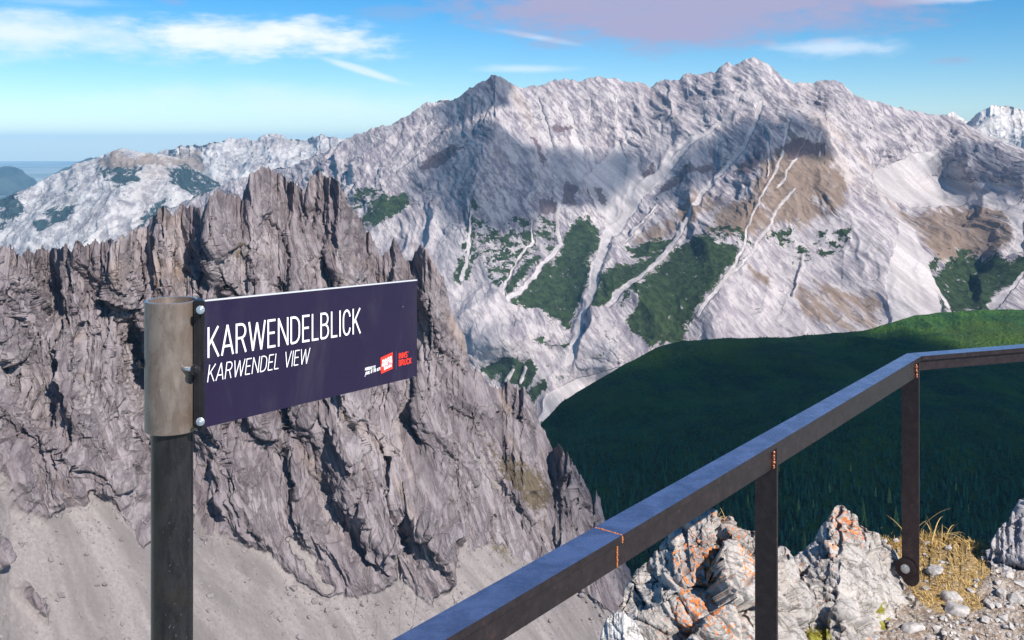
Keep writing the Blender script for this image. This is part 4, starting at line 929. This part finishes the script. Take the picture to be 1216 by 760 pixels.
rock_sheet('boulder', 'pale pointed boulder with a few orange lichen patches between the two railing posts',
 [[(905,800,3.9),(925,730,4.0),(934,690,4.05),(941,664,4.08),(950,656,4.10),(959,650,4.12),(966,643,4.13),(972,634,4.14),(977,622,4.15),(982,614,4.15),(987,606,4.16),(993,600,4.17),(1001,600,4.18),(1007,604,4.18),(1014,609,4.19),(1019,616,4.2),(1025,623,4.2),(1032,628,4.22),(1039,631,4.24),(1048,636,4.26),(1056,646,4.30),(1064,660,4.34),(1076,682,4.34),(1090,705,4.25),(1110,730,4.05),(1135,765,3.85),(1150,800,3.8)],
  [(905,820,3.7),(950,720,3.78),(1000,680,3.86),(1040,690,3.98),(1080,715,4.04),(1150,820,3.7)],[(905,900,3.3),(1000,880,3.28),(1150,900,3.4)]],
 np.arange(905, 1150, .8), (100, 190), (36, .5, .8), m_b2, 740, A=.050, masks=dict(lichen=lich2, moss=moss2), strat=1.3)
rock_sheet('boulder', 'small rounded pale rock at the bottom edge below the lichen covered boulder',
 [[(706,800,3.2),(713,765,3.22),(717,745,3.24),(722,733,3.25),(732,727,3.26),(742,729,3.26),(752,738,3.26),(760,750,3.25),(768,768,3.22),(780,800,3.2)],[(706,860,3.05),(740,790,3.08),(780,860,3.05)]], np.arange(706, 780, .8), (90,), (24, .25, .4), m_st, 780, A=.022, jag=.8)
rock_sheet('boulder', 'large grey boulder at the right edge of the picture beside the dry grass',
 [[(1160,700,4.5),(1170,675,4.52),(1176,655,4.55),(1178,642,4.57),(1184,630,4.6),(1190,622,4.62),(1196,618,4.63),(1203,607,4.66),(1210,599,4.68),(1217,592,4.7),(1240,572,4.8),(1280,560,4.9),(1340,590,4.9)],
  [(1160,720,4.38),(1190,680,4.42),(1230,660,4.45),(1340,670,4.5)],[(1160,790,4.2),(1340,790,4.1)]], np.arange(1160, 1340, .9), (80, 90), (30, .7, 1.0), m_b3, 800, jag=.7, A=.055, strat=.2, tilt=-50)
# ground shelf at the foot of the corner post
gc = [[(990,642,4.72),(1060,641,4.74),(1095,636,4.78),(1120,634,4.8),(1160,640,4.78),(1220,650,4.7),(1360,650,4.7)],[(990,700,4.20),(1100,700,4.19),(1360,700,4.20)],[(990,760,3.76),(1360,760,3.78)],[(990,900,3.04),(1360,900,3.05)]]
m_grd, nt, b = mat('stony_ground'); O = nt.new('ShaderNodeTexCoord').outputs['Object']
n1 = nt.noise(O, 7, 8, .65); n2 = nt.noise(O, 45, 8, .72); vo = nt.voro(O, 55.); vr_ = nt.new('ShaderNodeTexVoronoi'); nt.l.new(O, vr_.inputs['Vector']); vr_.inputs['Scale'].default_value = 55.
c = nt.mix(nt.ss(n1, .4, .62), (.30,.22,.165), (.42,.345,.285)); c = nt.mix(nt.ss(n2, .48, .62), c, (.50,.46,.43)); c = nt.mix(nt.math('MULTIPLY', nt.ss(n2, .42, .32), .7), c, (.10,.075,.05))
c = nt.mix(nt.math('MULTIPLY', nt.ss(nt.math('ADD', nt.attr('turf'), nt.math('MULTIPLY', nt.math('SUBTRACT', n1, .5), 1.2)), .4, .6), .85), c, nt.mix(n2, (.26,.165,.065), (.58,.40,.17)))
nt.l.new(c, b.inputs['Base Color']); nt.l.new(nt.bump(nt.math('ADD', n2, nt.math('MULTIPLY', nt.math('SUBTRACT', 1., vo), .6)), .018), b.inputs['Normal'])
TURF = [[(1040,640),(1075,632),(1120,628),(1170,640),(1176,680),(1160,700),(1170,722),(1130,732),(1100,722),(1085,700),(1075,680),(1050,655)]]
turf = lambda x, y, q: polys(x, y, TURF, 8)
def g_disp(q, px, py, at):
    h2, e2 = facets(q/.16, 901, .8); h3, e3 = facets(q/.05, 911, .8)
    return .05*fbm(q/.5, 4, seed=921)+.016*h2*(1-at['turf'])+.010*h3*(1-.6*at['turf'])+.004*fbm(q/.015, 3, seed=931)-.01
build_sheet('rocky_ground', gc, np.arange(990, 1360, 1.1), (90, 110, 60), (20, .5, 1.2), m_grd, g_disp, masks=dict(turf=turf), crest_jag=1.5, jag_len=12, seed=90, tap=(.6, 12.))
GV = o_V['rocky_ground']; g_bvh = BVHTree.FromPolygons([tuple(v_) for v_ in GV.reshape(-1, 3)], [tuple(f_) for f_ in grid_quads(*GV.shape[:2]).tolist()])
B2V = None
def on_ground(x, y, bv=None):
    h = (bv or g_bvh).ray_cast(Vector((0,0,0)), P(x, y, 1).normalized()); return h[0]
b2 = [o for o in COL.objects if o.name.startswith('boulder')][1]
def obj_bvh(o): return BVHTree.FromPolygons([tuple(v.co) for v in o.data.vertices], [tuple(p.vertices) for p in o.data.polygons])
b2_bvh = obj_bvh(b2)

# stones ------------------------------------------------------------
def stone_mesh(name, seed, m):
    rg = np.random.default_rng(seed); bm = bmesh.new(); bmesh.ops.create_icosphere(bm, subdivisions=4, radius=1)
    V = np.array([v.co[:] for v in bm.verts])
    for _ in range(13):
        d = rg.normal(size=3); d /= np.linalg.norm(d); k = rg.uniform(.52, .85); ov = (V@d-k).clip(0); V -= ov[:,None]*d*.93
    V += (V/np.linalg.norm(V, axis=1, keepdims=True))*(.06*fbm(V*2.2+seed, 4, .6, seed=seed))[:,None]
    V *= np.array([1, rg.uniform(.6, .9), rg.uniform(.45, .7)])
    for v, p in zip(bm.verts, V): v.co = p
    me = bpy.data.meshes.new(name); bm.to_mesh(me); bm.free(); me.materials.append(m)
    for p in me.polygons: p.use_smooth = True
    return me
m_peb, nt, b = mat('rubble_stone'); O = nt.new('ShaderNodeTexCoord').outputs['Object']; n1 = nt.noise(O, 1.6, 9, .72, .6); nt.l.new(nt.mix(nt.ss(n1, .35, .6), (.26,.235,.22), (.50,.465,.44)), b.inputs['Base Color']); nt.l.new(nt.bump(n1, .004), b.inputs['Normal']); smeshes = [stone_mesh('stone', s_, m_peb) for s_ in range(8)]
# stone textures need their own scale: object space is scaled with the stone, noise stays fine
STONES = [(1110,680,15,'flat white stone lying alone in the golden grass'),(1098,646,8,'small white stone in front of the tall golden tuft'),(1126,652,7,'little pale stone right of the tall golden tuft'),
 (1131,712,14,'angular white stone at the lower edge of the dry grass'),(1137,726,18,'broad flat pale slab on the gravel right of centre'),(1189,708,11,'rounded bluish stone at the foot of the right boulder'),(1205,712,12,'pale stone touching the right boulder at the picture edge'),
 (1085,748,17,'wide pale stone half buried near the bottom edge'),(1042,640,8,None),(1033,636,7,None),(1050,644,6,None),(1196,684,10,None),(1208,694,10,None),(1212,672,9,None),(1196,668,8,None),(1184,692,7,None),(1118,668,5,None),(1152,702,6,None),(1160,690,5,None),(1172,716,8,None),(1100,700,6,None),(1082,712,7,None),(1120,735,6,None),(1170,738,9,None),(1195,745,8,None),(1150,748,6,None)]
for k, (x, y, rp_, lab) in enumerate(STONES):
    h = on_ground(x, y)
    if h is None: continue
    o = bpy.data.objects.new('stone', smeshes[k % 8]); COL.objects.link(o); r_ = rp_/F*h.y
    o.location = h+Vector((0,0,r_*.12)); o.scale = (r_, r_, r_); o.rotation_euler = (random.uniform(-.2,.2), random.uniform(-.2,.2), random.uniform(0, 6.28))
    tag(o, lab or 'loose pale limestone rubble lying on the ground below the right boulder and grass', 'stone', None if lab else 'loose stones on the ledge')
# fine rubble
rg = np.random.default_rng(77); lowp = []
for s_ in range(4):
    bm = bmesh.new(); bmesh.ops.create_icosphere(bm, subdivisions=1, radius=1); V = np.array([v.co[:] for v in bm.verts]); T = np.array([[v.index for v in f.verts] for f in bm.faces]); bm.free()
    V *= (1+.25*rg.normal(size=(len(V), 1)).clip(-1.5, 1.5)); V *= np.array([1, .8, .55]); lowp.append((V, T))
VV, FF, off = [], [], 0
XG, YG = rg.uniform(1040, 1235, 2600), rg.uniform(640, 800, 2600); TG = turf(XG, YG, None)
for k in range(1000):
    x, y = XG[k], YG[k]
    if rg.random() < TG[k]*.75 or (x < 1040+(y-640)*.75 and rg.random() < .6): continue
    h = on_ground(x, y)
    if h is None: continue
    r_ = rg.choice([.004,.006,.008,.012,.018], p=[.3,.3,.22,.13,.05])*rg.uniform(.7, 1.3); V, T = lowp[k % 4]; a = rg.uniform(0, 6.3)
    R_ = np.array([[math.cos(a), -math.sin(a), 0],[math.sin(a), math.cos(a), 0],[0,0,1]])
    VV.append((V*r_)@R_.T+np.array(h)+np.array([0,0,r_*.2])); FF.append(T+off); off += len(V)
np_mesh('gravel', np.vstack(VV), np.vstack(FF), m_peb, False)['kind'] = 'stuff'

# grass --------------------------------------------------------------
m_gr, nt, b = mat('dry_grass'); at_ = nt.attr('tint'); nt.l.new(nt.mix(at_, (.30,.175,.04), (.72,.50,.20)), b.inputs['Base Color']); b.inputs['Roughness'].default_value = .6
m_gg, nt, b = mat('moss_green_grass'); at_ = nt.attr('tint'); nt.l.new(nt.mix(at_, (.10,.12,.02), (.42,.34,.07)), b.inputs['Base Color'])
def blades(roots, length, width, lean, curl, rg, seg=5):
    VV, FF, TT, off = [], [], [], 0
    for r0 in roots:
        L = length*rg.uniform(.45, 1.25); a = rg.uniform(0, 6.283); wv_ = width*rg.uniform(.6, 1.3); d = np.array([math.cos(a), math.sin(a), 0]); sd = np.array([-d[1], d[0], 0]); ln = lean*rg.uniform(.2, 1.4); cu = curl*rg.uniform(.3, 1.3)
        p = np.array(r0, float); th_ = ln; tint = rg.random()
        for k in range(seg+1):
            w_ = wv_*(1-k/seg)**.7+.0002
            VV += [p-sd*w_, p+sd*w_]; TT += [tint, tint]
            if k < seg: FF.append((off+2*k, off+2*k+1, off+2*k+3, off+2*k+2))
            th_ += cu/seg; p = p+(d*math.sin(th_)+np.array([0,0,1])*math.cos(th_))*L/seg
        off += 2*(seg+1)
    return np.array(VV), np.array(FF), np.array(TT)
rg = np.random.default_rng(31); roots = []
XG, YG = rg.uniform(1035, 1180, 40000), rg.uniform(628, 720, 40000)
ok = rg.random(40000) < turf(XG, YG, None)*np.clip(.55+fbm(np.stack([XG/9, YG/6, XG*0+3.], 1), 3, seed=55)*3.2, .0, 1)
for x, y in list(zip(XG[ok], YG[ok]))[:9500]:
    h = on_ground(x, y)
    if h is None: h = on_ground(x, 645)
    if h is not None: roots.append(np.array(h)-np.array([0,0,.003]))
V, Fq, T = blades(roots[::2], .022, .0016, .8, 1.2, rg); np_mesh('dry_grass', V, Fq, m_gr, True, {'tint': T})['kind'] = 'stuff'
def tuft(label, x, y, rad, n, L, nl, LL, m, seed, bv=None, lean=.55):
    h = on_ground(x, y, bv)
    if h is None: return
    rg = np.random.default_rng(seed); mk = lambda c: [np.array(h)+np.array([rg.normal(0, rad), rg.normal(0, rad*.7), -.004]) for _ in range(c)]
    a = blades(mk(n), L, .0011, lean, 1.0, rg); b_ = blades(mk(max(nl, 1)), LL, .0024, .35, 1.9, rg, 9)
    o = np_mesh('grass_tuft', np.vstack([a[0], b_[0]]), np.vstack([a[1], b_[1]+len(a[0])]), m, True, {'tint': np.concatenate([a[2], b_[2]*.4+.6])})
    return tag(o, label, 'grass tuft')
tuft('tall golden grass tuft with long arching blades behind the corner post', 1108, 643, .07, 420, .05, 22, .20, m_gr, 1)
tuft('golden grass tuft just left of the corner post on the rock', 1062, 646, .03, 220, .04, 6, .07, m_gr, 2)
tuft('low golden grass tuft against the foot of the right boulder', 1160, 652, .03, 420, .04, 10, .10, m_gr, 3)
tuft('low olive grass tuft growing on the pointed boulder at the bottom edge', 972, 752, .030, 420, .035, 0, .05, m_gg, 4, b2_bvh, 1.0)
b1 = [o for o in COL.objects if o.name.startswith('boulder')][0]; b1_bvh = obj_bvh(b1)
tuft('thin dry grass stalks sticking up on the lichen covered boulder crest', 861, 617, .012, 6, .05, 4, .075, m_gr, 6, b1_bvh, .3)
tuft('small yellow green moss tuft low on the pointed boulder', 1058, 748, .022, 260, .018, 0, .02, m_gg, 7, b2_bvh, 1.0)
# ================================================================== clouds that shade the slopes (they hang above the picture)
def cast_poly(name, poly, fallback):
    V = o_V[name][::5, ::5]; bv = BVHTree.FromPolygons([tuple(v_) for v_ in V.reshape(-1, 3)], [tuple(f_) for f_ in grid_quads(*V.shape[:2]).tolist()])
    out = []
    for x, y in poly:
        h = bv.ray_cast(Vector((0,0,0)), P(x, y, 1).normalized())
        out.append(h[0] if h[0] is not None else P(x, y, fallback))
    return out
m_cloud = bpy.data.materials.new('cloud_vapour'); m_cloud.use_nodes = True
nt = NT(m_cloud.node_tree); nt.n.clear(); out = nt.new('ShaderNodeOutputMaterial'); O = nt.new('ShaderNodeTexCoord').outputs['Object']
d_ = nt.new('ShaderNodeBsdfDiffuse'); d_.inputs[0].default_value = (.9,.9,.92,1); tl = nt.new('ShaderNodeBsdfTranslucent'); tl.inputs[0].default_value = (.9,.9,.92,1)
ms = nt.new('ShaderNodeMixShader'); ms.inputs[0].default_value = .18; nt.l.new(d_.outputs[0], ms.inputs[1]); nt.l.new(tl.outputs[0], ms.inputs[2])
tr = nt.new('ShaderNodeBsdfTransparent'); m2 = nt.new('ShaderNodeMixShader')
fa = nt.ss(nt.math('ADD', nt.attr('dens'), nt.math('MULTIPLY', nt.math('SUBTRACT', nt.noise(O, 1/190, 6, .6), .5), .9)), .12, .62)
nt.l.new(nt.math('MULTIPLY', fa, nt.attr('opac')), m2.inputs[0]); nt.l.new(tr.outputs[0], m2.inputs[1]); nt.l.new(ms.outputs[0], m2.inputs[2]); nt.l.new(m2.outputs[0], out.inputs[0])
def shade_cloud(label, pts, Hc, soft, thick, seed, opac=.52, res=70):
    pp = np.array([tuple(p + S*((Hc-p.z)/S.z)) for p in pts])[:, :2]
    x0, y0 = pp.min(0)-soft*2; x1, y1 = pp.max(0)+soft*2
    gx, gy = np.meshgrid(np.linspace(x0, x1, res), np.linspace(y0, y1, res), indexing='ij')
    sd = poly_sd(gx.ravel(), gy.ravel(), pp, soft*2).reshape(res, res)
    dn = np.clip(.5+sd/(2*soft), 0, 1)
    q_ = np.stack([gx.ravel(), gy.ravel(), gx.ravel()*0], 1)
    puff = (np.abs(fbm(q_/180, 5, .55, seed=seed))*1.4+.6).reshape(res, res)
    c_ = pp.mean(0); tk = thick*np.sqrt(dn)*puff
    V = np.vstack([np.stack([gx-c_[0], gy-c_[1], tk], 2).reshape(-1, 3), np.stack([gx-c_[0], gy-c_[1], -tk*.25-1], 2).reshape(-1, 3)])
    Qd = grid_quads(res, res)
    o = np_mesh('cloud', V, np.vstack([Qd, Qd[:, ::-1]+res*res]), m_cloud, True, {'dens': np.tile(dn.ravel(), 2), 'opac': np.full(2*res*res, opac)}); o.location = (c_[0], c_[1], Hc)
    return tag(o, label, 'cloud', kind='structure')
shade_cloud('broad flat cloud overhead that shades the grey summit and its cliffs', cast_poly('mountain_massif', [(545,158),(575,150),(600,160),(620,175),(650,182),(700,188),(730,182),(755,188),(765,205),(740,215),(720,240),(690,240),(650,245),(620,275),(560,270),(530,245),(505,215),(520,185)], 3800), 1500, 95, 60, 600)
shade_cloud('long cloud overhead that shades the middle summit slopes', cast_poly('mountain_massif', [(785,238),(800,205),(835,175),(860,160),(895,143),(930,150),(955,138),(978,158),(987,180),(960,185),(930,182),(905,190),(870,195),(840,212),(810,228)], 3800), 1500, 80, 60, 620)
shade_cloud('thin cloud overhead that shades the cirque cliffs', cast_poly('mountain_massif', [(1110,200),(1128,178),(1170,172),(1225,200),(1250,230),(1190,228),(1125,212)], 3900), 1500, 110, 50, 640, .4)
shade_cloud('small cloud overhead that shades the grey summit cone', cast_poly('mountain_massif', [(520,130),(560,106),(588,92),(608,104),(600,125),(570,135),(540,150)], 4200), 1500, 60, 40, 650)
o_V['forest_hill'] = HV
shade_cloud('wide cloud overhead that shades the forested hill', [P(500,640,1000), P(600,520,1300), P(640,470,1500)]+cast_poly('forest_hill', [(740,445),(850,412),(1000,404),(1060,400),(1110,410),(1170,428),(1230,440)], 1700)+[P(1500,440,1500), P(1500,900,700), P(800,1000,650), P(560,800,700)], 1300, 75, 110, 660, .84)
# ================================================================== air
def haze(dens, col):
    R0, zb, zt = 53000, -860, 500
    import bmesh
    bm = bmesh.new(); bmesh.ops.create_cube(bm, size=1)
    for v in bm.verts: v.co = Vector((v.co.x*2*R0, v.co.y*2*R0, zb if v.co.z < 0 else zt))
    me = bpy.data.meshes.new('haze'); bm.to_mesh(me); o = bpy.data.objects.new('haze', me); COL.objects.link(o)
    m = bpy.data.materials.new('air'); m.use_nodes = True; n = m.node_tree.nodes; n.clear()
    out = n.new('ShaderNodeOutputMaterial'); v = n.new('ShaderNodeVolumePrincipled')
    v.inputs['Color'].default_value = (*col, 1); v.inputs['Density'].default_value = dens; v.inputs['Anisotropy'].default_value = -.15
    m.node_tree.links.new(v.outputs[0], out.inputs['Volume']); me.materials.append(m); o['kind'] = 'stuff'
    o.display_type = 'WIRE'
if HAZE: haze(HAZE, (.33,.66,1.))
